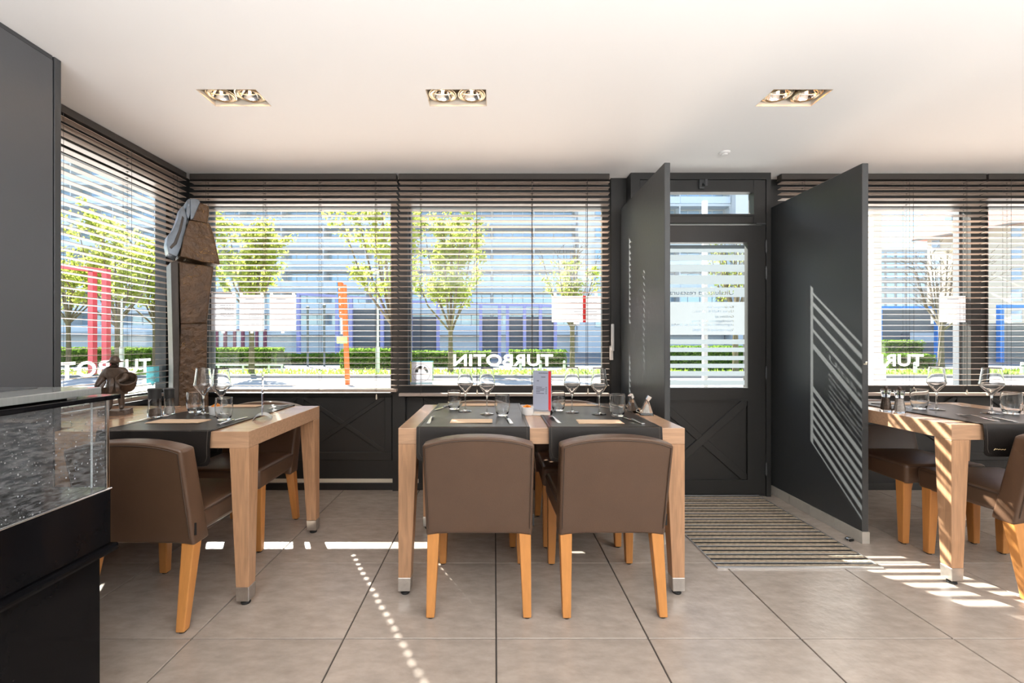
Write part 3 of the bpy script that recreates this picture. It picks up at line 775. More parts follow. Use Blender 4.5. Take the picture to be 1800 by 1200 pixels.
# ================================================================== CHAIRS
def make_chair(label):
    t = thing('dining_chair', label, 'chair')
    W = .2325
    # seat cushion
    bm = new_bm(); b0 = [(-W+.008, -.19, .365), (W-.008, -.19, .365), (W-.004, .262, .352), (-W+.004, .262, .352)]
    b1 = [(-W+.006, -.19, .462), (W-.006, -.19, .462), (W, .268, .470), (-W, .268, .470)]
    add_hexa(bm, b0, b1); bmesh.ops.subdivide_edges(bm, edges=bm.edges[:], cuts=4, use_grid_fill=True)
    for v in bm.verts:
        u, w_ = v.co.x/W, (v.co.y-.03)/.24
        if v.co.z > .43: v.co.z += .010*(1-min(abs(u), 1)**2)*(1-min(abs(w_), 1)**2)
        if v.co.z < .38 and v.co.y > .0: v.co.z += .012*(1-abs(u)**4)
    bmesh.ops.bevel(bm, geom=[e for e in bm.edges if len(e.link_faces) == 2 and e.calc_face_angle(0) > .6], offset=.022, segments=3, affect='EDGES', profile=.55)
    seat = obj('seat', bm, M_leather, t, True)
    bm = new_bm(); add_tube(bm, [(-W+.004, -.16, .452), (-W+.001, .24, .456), (-W+.02, .2675, .458), (W-.02, .2675, .458), (W-.001, .24, .456), (W-.004, -.16, .452)], .0022, 5)
    obj('seam', bm, M_seam, seat, True)
    # backrest: arched outline, leaning, thicker at the bottom
    zt, zb = .755, .330
    def yb(z): f = (z-zb)/(zt-zb); return -.205-.088*f
    def yf(z): f = (z-zb)/(zt-zb); return -.105-.105*f
    N = 10
    def outline(y, ins=0):
        P = []
        for i in range(N+1):
            x = -W+2*W*i/N; P.append((x*(1-ins), None, zt+.018-.030*(abs(x)/W)**2.2))
        return P
    bm = new_bm()
    cols = []
    ZS = [0, .12, .35, .6, .82, 1]
    for side in (0, 1):
        g_ = []
        for i in range(N+1):
            x = -1+2*i/N; ztop = zt+.020-.034*abs(x)**2.4; zbot = zb+.010-.012*abs(x)**6
            wd = W
            col = []
            for f in ZS:
                z = zbot+(ztop-zbot)*f; hw = wd*(1+.018*f)-.003
                y = yb(z) if side == 0 else yf(z)+.010*(x*x-1)*(-1)*.6
                col.append(bm.verts.new((x*hw, y, z)))
            g_.append(col)
        cols.append(g_)
    A, B = cols
    for i in range(N):
        for j in range(len(ZS)-1):
            bm.faces.new((A[i][j], A[i+1][j], A[i+1][j+1], A[i][j+1])); bm.faces.new((B[i][j], B[i][j+1], B[i+1][j+1], B[i+1][j]))
        bm.faces.new((A[i][0], B[i][0], B[i+1][0], A[i+1][0])); bm.faces.new((A[i][-1], A[i+1][-1], B[i+1][-1], B[i][-1]))
    for j in range(len(ZS)-1):
        bm.faces.new((A[0][j], A[0][j+1], B[0][j+1], B[0][j])); bm.faces.new((A[N][j], B[N][j], B[N][j+1], A[N][j+1]))
    bmesh.ops.recalc_face_normals(bm, faces=bm.faces[:])
    bmesh.ops.bevel(bm, geom=[e for e in bm.edges if len(e.link_faces) == 2 and e.calc_face_angle(0) > .7], offset=.014, segments=3, affect='EDGES', profile=.6)
    back = obj('backrest', bm, M_leather, t, True)
    bm = new_bm(); P = []
    for f in ZS[1:]: 
        z = zb-.002+(zt-.014-zb+.002)*f; P.append((-W*(1+.018*f)+.0155, yb(z)-.0008, z-.012))
    for i in range(1, N): x = -1+2*i/N; z = zt+.020-.034*abs(x)**2.4-.0135; P.append((x*(W*1.018-.003), yb(z)-.0008, z))
    for f in ZS[:0:-1]:
        z = zb-.002+(zt-.014-zb+.002)*f; P.append((W*(1+.018*f)-.0155, yb(z)-.0008, z-.012))
    add_tube(bm, P, .0021, 5); obj('seam', bm, M_seam, back, True)
    bm = new_bm(); add_box(bm, W-.006, W+.006, -.206, -.203, .375, .425); o = obj('fabric_tag', bm, M_rubber, back)
    for sx in (-1, 1):
        for fr in (1, -1):
            if fr == 1: yt, yf_ = .215, .220
            else: yt, yf_ = -.172, -.238
            xt = sx*(W-.034); a, b_ = .0265, .0175
            zt_ = .372 if fr == 1 else .352
            def q(cx, cy, s, z): return [(cx-s, cy-s, z), (cx+s, cy-s, z), (cx+s, cy+s, z), (cx-s, cy+s, z)]
            bm = new_bm(); xb = xt+sx*.006
            add_hexa(bm, q(xb, yf_, b_, .006), q(xt, yt, a, zt_)); bevel(bm, .005, 2); lg = obj('leg', bm, M_beech, t)
            bm = new_bm(); add_lathe(bm, [(.013, 0), (.014, .003), (.013, .0065)], 10, (xb, yf_, 0)); obj('glide', bm, M_rubber, lg)
    return t
chair = make_chair('brown leather dining chair at the left table, back to the viewer, beside the counter')
chair.location = (-1.462, 2.03, 0)
CG = None
dup(chair, (-1.515, 2.70, 0), PI, 'brown leather chair on the far side of the left square table')
dup(chair, (-.066, 2.125, 0), 0, 'brown leather chair at the middle table, left of the two backs facing the viewer')
dup(chair, (.507, 2.125, 0), .012, 'brown leather chair at the middle table, right of the two backs facing the viewer')
dup(chair, (-.10, 2.755, 0), PI, 'brown leather chair across the middle table, on the window side, left one')
dup(chair, (.497, 2.755, 0), PI+.01, 'brown leather chair across the middle table, on the window side, right one')
dup(chair, (2.605, 2.235, 0), 0, 'brown leather chair at the right table cut by the picture edge, sunlit stripes on it')
dup(chair, (2.58, 2.80, 0), PI, 'brown leather chair on the window side of the right table')

# ================================================================== TABLEWARE
RT = TZ+.0065          # top of a leather runner
def wine_glass(label, x, y, z, s=1.0, src=[None]):
    if src[0]: 
        o = dup(src[0], (x, y, z), random.random()*3, label, 'wine glasses'); o.scale = (s, s, 1); return o
    bm = new_bm()
    P = [(0, .003), (.012, .0035), (.036, .0012), (.038, .0), (.038, .0012), (.036, .003), (.014, .0065), (.0055, .013), (.0040, .03), (.0038, .085), (.0050, .098), (.010, .106), (.030, .133), (.0445, .154), (.0455, .158), (.043, .172), (.0335, .250), (.0327, .251), (.0322, .250), (.0415, .172), (.0438, .158), (.0428, .1548), (.029, .135), (.009, .1085), (0, .106)]
    add_lathe(bm, dense(P), 36, (0, 0, 0), False)
    o = obj('wine_glass', bm, M_drink, None, True); tag(o, label, 'wine glass', 'wine glasses'); o.location = (x, y, z); o.scale = (s, s, 1)
    src[0] = o; return o
def tumbler(label, x, y, z, s=1.0, src=[None]):
    if src[0]:
        o = dup(src[0], (x, y, z), random.random()*3, label, 'water glasses'); o.scale = (s, s, s); return o
    bm = new_bm()
    P = [(0, .001), (.024, 0), (.029, .004), (.035, .022), (.0395, .05), (.0400, .07), (.0375, .112), (.0368, .1135), (.0360, .112), (.0383, .07), (.0378, .05), (.0330, .024), (.027, .0135), (.018, .0115), (0, .0115)]
    add_lathe(bm, dense(P), 36, (0, 0, 0), False)
    o = obj('tumbler', bm, M_drink, None, True); tag(o, label, 'water glass', 'water glasses'); o.location = (x, y, z); o.scale = (s, s, s)
    src[0] = o; return o
wine_glass('wine glass on the left table, left of the pair', -1.572, 2.40, RT); wine_glass('wine glass on the left table, right of the pair, nearer', -1.442, 2.345, RT, 1.06)
wine_glass('leftmost wine glass on the middle table', -.163, 2.495, RT); wine_glass('second wine glass from the left on the middle table, in front of the lettering', -.04, 2.398, RT)
wine_glass('third wine glass from the left on the middle table, right of the menu stand', .43, 2.461, RT); wine_glass('rightmost wine glass on the middle table, before the window frame', .565, 2.398, RT)
wine_glass('wine glass on the right table, left one, near the two mills', 2.545, 2.557, RT, .98); wine_glass('wine glass on the right table, right one beside the tumbler', 2.705, 2.417, RT, 1.12)
tumbler('water glass on the left table, left of the wine glasses', -1.655, 2.455, RT, 1.02); tumbler('water glass on the left table before the orange snack dish', -1.345, 2.21, RT)
tumbler('water glass at the far left of the middle table', -.232, 2.568, RT, .99); tumbler('water glass on the middle table left of the snack dish', .042, 2.343, RT, 1.0)
tumbler('water glass just right of the red striped menu stand', .361, 2.515, RT); tumbler('water glass near the glass pyramid cruets', .644, 2.325, RT, 1.04)
tumbler('water glass on the right table beside the two mills', 2.467, 2.579, RT, 1.04); tumbler('water glass at the right picture edge on the right table', 2.79, 2.398, RT, 1.06)

def ramekin(label, x, y, z):
    t = thing('ramekin', label, 'snack dish', (x, y, z), 0, 'snack dishes')
    bm = new_bm(); add_lathe(bm, [(0, .002), (.029, 0), (.031, .003), (.0325, .036), (.0345, .038), (.0345, .043), (.0330, .044), (.031, .042), (.029, .012), (0, .010)], 28, (0, 0, 0), False); obj('dish', bm, M_porcelain, t, True)
    r = random.Random(int(x*1000)); k = 0
    for i in range(16):
        a = r.uniform(0, 6.28); q = r.uniform(0, .021); bm = new_bm()
        bmesh.ops.create_icosphere(bm, subdivisions=1, radius=.0085)
        for v in bm.verts: v.co *= r.uniform(.8, 1.15)
        obj('snack', bm, M_snack, t, False, (q*math.cos(a), q*math.sin(a), .036+(.021-q)*.6+r.uniform(0, .004)))
    bm = new_bm(); add_lathe(bm, [(.0305, .030), (0, .036)], 20, (0, 0, 0), False); obj('snack_filling', bm, M_snack, t)
    return t
ramekin('white dish of orange snacks behind the near tumbler on the left table', -1.505, 2.40, RT); ramekin('white dish of orange snacks between the runners on the middle table', .180, 2.417, TZ+.001); ramekin('white dish of orange snacks at the right picture edge', 2.99, 2.47, TZ+.001)

def cutlery(kind, label, x, y, rz, z=None, src={}):
    z = RT if z is None else z
    if kind in src: return dup(src[kind], (x, y, z), rz, label, kind+'s on the tables')
    t = thing(kind, label, kind, (x, y, z), rz, kind+'s on the tables')
    def bar(pts, th=.0024):       # pts: (y, half width, z)
        bm = new_bm(); prev = None
        for yy, h, zz in pts:
            q = [bm.verts.new(p) for p in ((-h, yy, zz), (h, yy, zz), (h, yy, zz+th), (-h, yy, zz+th))]
            if prev:
                for k in range(4): bm.faces.new((prev[k], prev[(k+1)%4], q[(k+1)%4], q[k]))
            else: bm.faces.new(q[::-1])
            prev = q
        bm.faces.new(prev); bevel(bm, .0007, 1); return bm
    if kind == 'fork':
        obj('handle', bar([(-.10, .0085, .0005), (-.05, .0078, .002), (0, .0042, .008), (.03, .0038, .010), (.045, .010, .008), (.055, .0125, .006)]), M_chrome, t, True)
        for k in range(4):
            x0 = -.0105+k*.007; bm = new_bm(); prev = None
            obj('tine', bar([(.052, .0021, .0065), (.075, .0018, .003), (.10, .0010, .006)]), M_chrome, t, True, (x0, 0, 0))
    else:
        obj('handle', bar([(-.11, .0085, .0005), (-.10, .0095, .0005), (-.05, .0078, .003), (.0, .0065, .004)], .006), M_chrome, t, True)
        obj('blade', bar([(-.002, .0065, .003), (.02, .0085, .0022), (.08, .0095, .0018), (.105, .006, .0015), (.112, .001, .0015)], .002), M_chrome, t, True)
    src[kind] = t; return t
cutlery('fork', 'fork on the left table, left of the napkin', -1.735, 2.235, -.30); cutlery('knife', 'knife on the left table, right of the napkin', -1.285, 2.19, -.05)
cutlery('fork', 'fork at the left end of the middle table', -.318, 2.215, 0.03); cutlery('knife', 'knife left of the snack gap on the middle table', .070, 2.21, .10)
cutlery('fork', 'fork below the menu stand on the middle table', .302, 2.225, .12); cutlery('knife', 'knife near the right end of the middle table', .685, 2.21, .18)
cutlery('knife', 'knife at the far left setting of the middle table', -.30, 2.64, PI-.35); cutlery('fork', 'fork at the far side right of the middle table', .735, 2.68, PI+.2)
cutlery('knife', 'knife at the far side right of the middle table', .64, 2.69, PI+.55); cutlery('fork', 'fork on the far side of the left table', -1.29, 2.655, PI-.1)
cutlery('fork', 'fork on the right table pointing at the mills, left one', 2.47, 2.275, -.02); cutlery('knife', 'knife lying beside the fork on the right table', 2.53, 2.255, -.10)
cutlery('fork', 'fork on the far side of the right table', 2.80, 2.74, PI+.2); cutlery('knife', 'knife on the far side of the right table', 2.42, 2.72, PI+.15)

def napkin(label, x, y, rz, w=.205, d=.105):
    t = thing('napkin', label, 'napkin', (x, y, RT), rz, 'folded napkins')
    for k, (m_, a) in enumerate(((.0, .0), (.0018, .004))):
        bm = new_bm(); nx = 6; prev = None
        pts = []
        top = [[bm.verts.new((-w/2+a+(w-2*a)*i/nx, -d/2+a+(d-2*a)*j/2, .0003+m_+.0018*(i/nx)*(j == 0)+.0012)) for j in range(3)] for i in range(nx+1)]
        bot = [[bm.verts.new((v.co.x, v.co.y, v.co.z-.0012)) for v in r] for r in top]
        for i in range(nx):
            for j in range(2): bm.faces.new((top[i][j], top[i+1][j], top[i+1][j+1], top[i][j+1])); bm.faces.new((bot[i][j], bot[i][j+1], bot[i+1][j+1], bot[i+1][j]))
            bm.faces.new((top[i][0], bot[i][0], bot[i+1][0], top[i+1][0])); bm.faces.new((top[i][2], top[i+1][2], bot[i+1][2], bot[i][2]))
        for i in (0, nx):
            for j in range(2): bm.faces.new((top[i][j], top[i][j+1], bot[i][j+1], bot[i][j]))
        obj('fold', bm, M_napkin, t)
    return t
napkin('tan folded napkin at the front of the left table', -1.545, 2.178, -.02, .26); napkin('tan folded napkin at the front of the middle table, left setting', -.112, 2.185, 0, .205)
napkin('tan folded napkin at the front of the middle table, right setting', .513, 2.165, -.05, .215); napkin('tan folded napkin on the window side of the middle table, left setting', -.10, 2.755, 0, .20)
napkin('tan folded napkin on the window side of the middle table, right setting', .52, 2.755, 0, .20); napkin('tan folded napkin on the far side of the left table', -1.53, 2.70, 0, .21)
napkin('tan folded napkin on the far side of the right table', 2.60, 2.80, 0, .21); 

def menu_stand(label, x, y, rz, stripe=True):
    t = thing('menu_stand', label, 'menu stand', (x, y, TZ+.0002), rz)
    bm = new_bm(); n = 10; P = []
    for r_ in (.050, .0485):
        Q = [(r_*math.cos(PI*.16+PI*.68*i/n)*1.0, -.05, r_*math.sin(PI*.16+PI*.68*i/n)-.0225) for i in range(n+1)]
        P += Q if r_ == .050 else Q[::-1]
    P = [(-p[1]*0+p[0], p[1], p[2]) for p in P]
    add_prism(bm, P, (0, .10, 0)); bs = obj('base', bm, M_steel, t, True)
    # card stands across the arch, in the YZ plane of the stand
    box('sleeve', M_glass, t, -.0016, .0016, -.054, .054, .024, .246)
    pp = box('paper', mat('menu_paper', (.40, .42, .52), .5), t, -.0012, .0012, -.051, .051, .024, .240)
    if stripe: box('red_stripe', M_red, pp, -.0014, .0014, .034, .048, .024, .238)
    bm = new_bm()
    for zz, a, b_ in ((.226, -.02, .03), (.205, -.006, .018), (.184, -.03, -.018)): 
        for q in (1, -1): add_box(bm, -.0016, .0016, a, b_, zz-.0015, zz+.0015)
    for k, e in enumerate((-.002, .014, .010, -.012, .010)):
        add_box(bm, -.0016, .0016, -.034, e, .148-k*.0085, .1505-k*.0085); add_box(bm, -.0016, .0016, .018, .026, .148-k*.0085, .1505-k*.0085)
    obj('printed_lines', bm, M_dark_ink, pp)
    return t
menu_stand('menu stand with a red striped card on the middle table', .262, 2.43, PI/2+PI-.30); menu_stand('menu stand seen edge on at the right end of the left table', -1.195, 2.29, .42)

# pepper and salt mills
M_acryl = real_glass('acrylic', (.97, .97, .97), 1.45); M_pepper = mat('peppercorns', (.12, .075, .05), .8, noise=(120, .6, (1, 1, 1))); M_salt = mat('salt', (.55, .50, .45), .8, noise=(120, .3, (1, 1, 1)))
M_lidb = mat('mill_lid', (.025, .025, .025), .3)
def mill(label, x, y, z, fill, kind):
    t = thing('spice_mill', label, 'mill', (x, y, z), random.random())
    if kind == 'jar':
        bm = new_bm(); add_lathe(bm, [(0, .004), (.030, 0), (.033, .006), (.032, .035), (.028, .05), (.0285, .098), (.026, .098), (.0255, .05), (.0295, .035), (.030, .008), (0, .008)], 20, (0, 0, 0), False); obj('jar', bm, M_acryl, t, True)
        bm = new_bm(); add_lathe(bm, [(0, .0085), (.028, .0085), (.0285, .034), (.026, .045), (0, .05)], 18, (0, 0, 0), False); obj('filling', bm, fill, t, True)
        bm = new_bm(); add_lathe(bm, [(.029, .0985), (.030, .102), (.029, .128), (.032, .150), (.030, .153), (0, .153)], 20); obj('grinder_lid', bm, M_lidb, t, True)
    else:
        bm = new_bm(); add_lathe(bm, [(0, .002), (.026, 0), (.028, .004), (.0265, .03), (.021, .060), (.019, .085), (.022, .104), (.026, .122), (.025, .128), (.019, .126), (.016, .10), (.0165, .085), (.0185, .06), (.022, .034), (.023, .012), (0, .010)], 8, (0, 0, 0), False); obj('body', bm, M_acryl, t)
        bm = new_bm(); add_lathe(bm, [(0, .0125), (.0215, .0125), (.0205, .034), (.0175, .058), (.016, .078), (0, .080)], 12, (0, 0, 0), False); obj('filling', bm, fill, t, True)
        bm = new_bm(); add_lathe(bm, [(.004, .081), (.004, .105), (.016, .1055), (.016, .110), (.004, .111), (.004, .128), (.009, .131), (.0105, .139), (.007, .146), (0, .147)], 14); obj('knob_spindle', bm, mat('knob_brown', (.05, .03, .022), .35), t, True)
    return t
mill('tall pepper mill with black lid on the left table', -1.785, 2.335, TZ, M_pepper, 'jar'); mill('salt mill behind the pepper mill on the left table', -1.775, 2.425, TZ, M_salt, 'jar').scale = (.82, .82, .93)
mill('clear pepper mill on the right table, left of the pair', 2.228, 2.528, TZ, M_pepper, 'waist'); mill('clear salt mill on the right table, right of the pair', 2.268, 2.487, TZ, M_salt, 'waist')

# pyramid cruets on the right end of the middle table
M_cru = real_glass('cruet_glass', (.98, .97, .95), 1.45)
for k, (x, y, rz, fill, lab) in enumerate(((.768, 2.49, .3, M_pepper, 'leaning pyramid glass cruet with pepper, left behind the other'), (.826, 2.420, -.2, M_salt, 'leaning pyramid glass cruet with salt, right in front'))):
    t = thing('glass_cruet', lab+', on the middle table', 'cruet', (x, y, TZ), rz)
    bm = new_bm(); a, c, h = .036, .008, .078
    add_hexa(bm, [(-a, -a, 0), (a, -a, 0), (a, a, 0), (-a, a, 0)], [(-c+.006, -c, h), (c+.006, -c, h), (c+.006, c, h), (-c+.006, c, h)]); bevel(bm, .003, 2); obj('pyramid', bm, M_cru, t)
    bm = new_bm(); a, c = .017, .006; add_hexa(bm, [(-a, -a, .012), (a, -a, .012), (a, a, .012), (-a, a, .012)], [(-c+.005, -c, .055), (c+.005, -c, .055), (c+.005, c, .055), (-c+.005, c, .055)]); obj('filling', bm, fill, t)
    bm = new_bm(); s = 1 if k else -1
    add_hexa(bm, [(-.010, -.010, 0), (.010, -.010, 0), (.010, .010, 0), (-.010, .010, 0)], [(-.012, -.012, .026), (.012, -.012, .026), (.012, .012, .026), (-.012, .012, .026)]); bevel(bm, .002, 1)
    o = obj('steel_cap', bm, M_chrome, t); o.location = (.006, 0, h+.002); o.rotation_euler = (0, s*.55, 0)

# ================================================================== STATUETTE: fisherman with baskets
def skin(name, joints, edges, m, parent, levels=2, smooth=True):
    me = bpy.data.meshes.new(name); me.from_pydata([j[0] for j in joints], edges, []); me.update()
    o = bpy.data.objects.new(name, me); COL.objects.link(o)
    md = o.modifiers.new('skin', 'SKIN'); md.use_smooth_shade = True
    sd = o.modifiers.new('sub', 'SUBSURF'); sd.levels = levels; sd.render_levels = levels
    for v, j in zip(me.skin_vertices[0].data, joints): v.radius = (j[1], j[2] if len(j) > 2 else j[1])
    me.skin_vertices[0].data[0].use_root = True
    bpy.context.view_layer.update()
    m2 = bpy.data.meshes.new_from_object(o.evaluated_get(bpy.context.evaluated_depsgraph_get()))
    bpy.data.objects.remove(o)
    return mobj(name, m2, m, parent, smooth)
t = thing('fisherman_statuette', 'small bronze statuette of a fisherman in a brimmed hat carrying baskets, by the left window', 'statuette', (-2.07, 2.43, TZ), .25)
bm = new_bm(); add_hexa(bm, [(-.062, -.05, 0), (.066, -.052, 0), (.062, .05, 0), (-.066, .048, 0)], [(-.058, -.046, .028), (.062, -.046, .024), (.058, .046, .030), (-.062, .044, .026)])
bmesh.ops.subdivide_edges(bm, edges=bm.edges[:], cuts=3, use_grid_fill=True)
r = random.Random(4)
for v in bm.verts:
    if v.co.z > .003: v.co += Vector((r.uniform(-.003, .003), r.uniform(-.003, .003), r.uniform(-.003, .002)))
obj('rock_base', bm, M_bronze, t, True)
J = [((0, 0, .155), .036, .030), ((0, .002, .20), .044, .032), ((.002, -.006, .235), .048, .030), ((.004, -.016, .258), .018, .016), ((.006, -.022, .282), .019, .020), ((.006, -.022, .297), .015, .016),
     ((-.022, 0, .135), .023), ((-.024, -.012, .085), .016), ((-.026, -.006, .040), .0135), ((-.026, -.026, .030), .011),
     ((.020, .002, .135), .023), ((.022, .004, .085), .016), ((.024, .010, .040), .0135), ((.026, -.008, .030), .011),
     ((-.042, -.004, .236), .026), ((-.058, -.012, .195), .021), ((-.070, -.030, .165), .014), ((-.074, -.036, .152), .010),
     ((.044, -.004, .234), .026), ((.058, -.022, .200), .020), ((.040, -.052, .186), .012), ((.026, -.058, .184), .010)]
E = [(0,1),(1,2),(2,3),(3,4),(4,5),(0,6),(6,7),(7,8),(8,9),(0,10),(10,11),(11,12),(12,13),(2,14),(14,15),(15,16),(16,17),(2,18),(18,19),(19,20),(20,21)]
skin('body', J, E, M_bronze, t)
bm = new_bm(); add_lathe(bm, [(0, .030), (.010, .029), (.018, .022), (.0215, .010), (.023, .004), (.036, -.003), (.035, -.006), (.020, .0), (0, .002)], 20, (.006, -.023, .292), False)
obj('hat', bm, M_bronze, t, True)
bm = new_bm(); add_lathe(bm, [(.032, 0), (.052, -.05), (.054, -.085), (.050, -.088), (.024, -.03)], 14, (0, .0, .200), False)
for v in bm.verts: v.co.y *= .72; v.co.x += .004*math.sin(v.co.z*300)
obj('coat_skirt', bm, M_bronze, t, True)
def basket(loc, rot, s):
    bm = new_bm(); P = [(0, -.036), (.026, -.035), (.031, -.02), (.036, .02), (.0375, .028), (.034, .029), (.031, .02), (.026, -.02), (0, -.028)]
    add_lathe(bm, P, 18, (0, 0, 0), False)
    for k in range(5): add_lathe(bm, [(.0285+.0018*k, -.025+k*.011), (.0300+.0018*k, -.022+k*.011), (.0290+.0018*k, -.019+k*.011)], 18, (0, 0, 0), False)
    o = obj('basket', bm, M_bronze, t, True, loc, rot); o.scale = (s, s, s); return o
basket((.066, -.030, .176), (.75, .35, 0), 1.25); basket((-.072, -.030, .112), (.0, -.1, 0), 1.25)
for k, (a, b_, c) in enumerate((((.01, -.055, .205), (.02, -.075, .165), (.012, -.078, .125)), ((-.02, -.05, .19), (-.035, -.066, .155), (-.04, -.062, .115)), ((.035, -.06, .195), (.045, -.075, .155), (.042, -.07, .13)))):
    skin('fish', [(a, .006, .004), (tuple((x+y)/2 for x, y in zip(a, b_)), .012, .009), (b_, .013, .010), (tuple((x+y)/2 for x, y in zip(b_, c)), .008, .006), (c, .009, .003)], [(0,1),(1,2),(2,3),(3,4)], M_bronze, t, 1)

# ================================================================== TOTEM SCULPTURE
M_tot = mat('totem_bronze', (.085, .043, .017), .36, .25, noise=(10, .45, (1, 1, 1)), bump=(30, .9))
def scratch_mat(m):
    nt = m.node_tree; N = nt.nodes; L = nt.links; b = N['Principled BSDF']
    tc = N.new('ShaderNodeTexCoord'); nz = N.new('ShaderNodeTexNoise'); nz.inputs['Scale'].default_value = 7; nz.inputs['Detail'].default_value = 3; nz.inputs['Distortion'].default_value = 1.6
    L.new(tc.outputs['Object'], nz.inputs['Vector'])
    s1 = N.new('ShaderNodeMath'); s1.operation = 'SUBTRACT'; s1.inputs[1].default_value = .52; L.new(nz.outputs['Fac'], s1.inputs[0])
    s2 = N.new('ShaderNodeMath'); s2.operation = 'ABSOLUTE'; L.new(s1.outputs[0], s2.inputs[0])
    mr = N.new('ShaderNodeMapRange'); mr.inputs['From Min'].default_value = .012; mr.inputs['From Max'].default_value = .004; L.new(s2.outputs[0], mr.inputs['Value'])
    mask = N.new('ShaderNodeTexNoise'); mask.inputs['Scale'].default_value = 5; L.new(tc.outputs['Object'], mask.inputs['Vector'])
    m2 = N.new('ShaderNodeMapRange'); m2.inputs['From Min'].default_value = .48; m2.inputs['From Max'].default_value = .58; L.new(mask.outputs['Fac'], m2.inputs['Value'])
    mu = N.new('ShaderNodeMath'); mu.operation = 'MULTIPLY'; L.new(mr.outputs[0], mu.inputs[0]); L.new(m2.outputs[0], mu.inputs[1])
    mx = N.new('ShaderNodeMix'); mx.data_type = 'RGBA'; mx.inputs['B'].default_value = (.30, .17, .07, 1)
    src = b.inputs['Base Color'].links[0].from_socket; L.new(src, mx.inputs['A']); L.new(mu.outputs[0], mx.inputs['Factor']); L.new(mx.outputs['Result'], b.inputs['Base Color'])
    bp = N.new('ShaderNodeBump'); bp.inputs['Strength'].default_value = .8; bp.inputs['Distance'].default_value = .006
    old = b.inputs['Normal'].links[0].from_socket; L.new(mu.outputs[0], bp.inputs['Height']); L.new(old, bp.inputs['Normal']); L.new(bp.outputs[0], b.inputs['Normal'])
scratch_mat(M_tot)
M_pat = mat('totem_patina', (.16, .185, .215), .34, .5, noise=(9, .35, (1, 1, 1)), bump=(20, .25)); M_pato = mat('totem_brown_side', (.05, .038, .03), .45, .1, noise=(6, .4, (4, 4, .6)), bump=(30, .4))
S_ = 256.0
t = thing('totem_sculpture', 'tall brown bronze totem sculpture with a hooded head standing in the window corner', 'sculpture', (-2.06, 3.04, 0), .74)
def tx(p): return (p-340)/302.0
def tz(p): return CAMH+(VY-p)/S_
def plate(name, pts, y0, y1, m, bev=.006, par=None, smooth=True):
    bm = new_bm(); add_prism(bm, [(tx(a), y0, tz(b_)) for a, b_ in pts], (0, y1-y0, 0)); bevel(bm, bev, 2); return obj(name, bm, m, par or t, False)
zfl = 602+CAMH*S_
plate('lower_body', [(319, 560), (365, 560), (364, 640), (368, 725), (373, zfl-1), (309, zfl-1), (313, 725), (316, 640)], 0, .20, M_tot)
plate('chest', [(315, 463), (376, 466), (370, 510), (363.5, 568), (317.5, 570), (316, 510)], -.018, .19, M_tot, .010)
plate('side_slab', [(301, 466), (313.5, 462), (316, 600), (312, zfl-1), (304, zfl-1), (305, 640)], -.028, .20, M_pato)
plate('hood', [(331, 391), (367, 391), (374, 410), (386, 462), (350, 460), (316, 455), (322, 420)], -.045, .20, M_tot, .009)
plate('head', [(334, 390), (335, 358), (344, 355), (366, 360), (367, 372), (364, 391)], -.035, .15, M_tot, .012)
plate('brow', [(333, 390), (333, 354), (340, 352.5), (347, 352.5), (350, 357), (344, 372), (338, 388)], -.048, -.030, M_pat, .005)
e = new_bm(); add_lathe(e, [(.0, .004), (.011, .003), (.015, .0)], 16, (0, 0, 0), False); e2 = obj('eye', e, M_pat, t, True, (tx(330.5), -.042, tz(363)), (PI/2, 0, 0)); e2.scale = (.75, 1.35, 1)
plate('eye_plate', [(326, 380), (327, 358), (331, 353.5), (335, 355), (334, 378), (330, 390)], -.042, .10, M_pat, .006)
bm = new_bm()
# swept fin on the left: curved bluish slab
P = [(329, 384), (322, 366), (317, 372), (312, 392), (304, 412), (296, 422), (294, 436), (297, 452), (312, 456), (318, 440), (326, 408)]
add_prism(bm, [(tx(a), -.030, tz(b_)) for a, b_ in P], (0, .15, 0)); bevel(bm, .010, 2); fin = obj('fin', bm, M_pat, t, True)
bm = new_bm(); P = [(320, 385), (314, 410), (306, 432), (299, 441), (302, 444), (311, 434), (318, 412), (323, 388)]
add_prism(bm, [(tx(a), -.036, tz(b_)) for a, b_ in P], (0, .008, 0)); bevel(bm, .002, 1); obj('fin_ridge', bm, M_pato, fin, True)

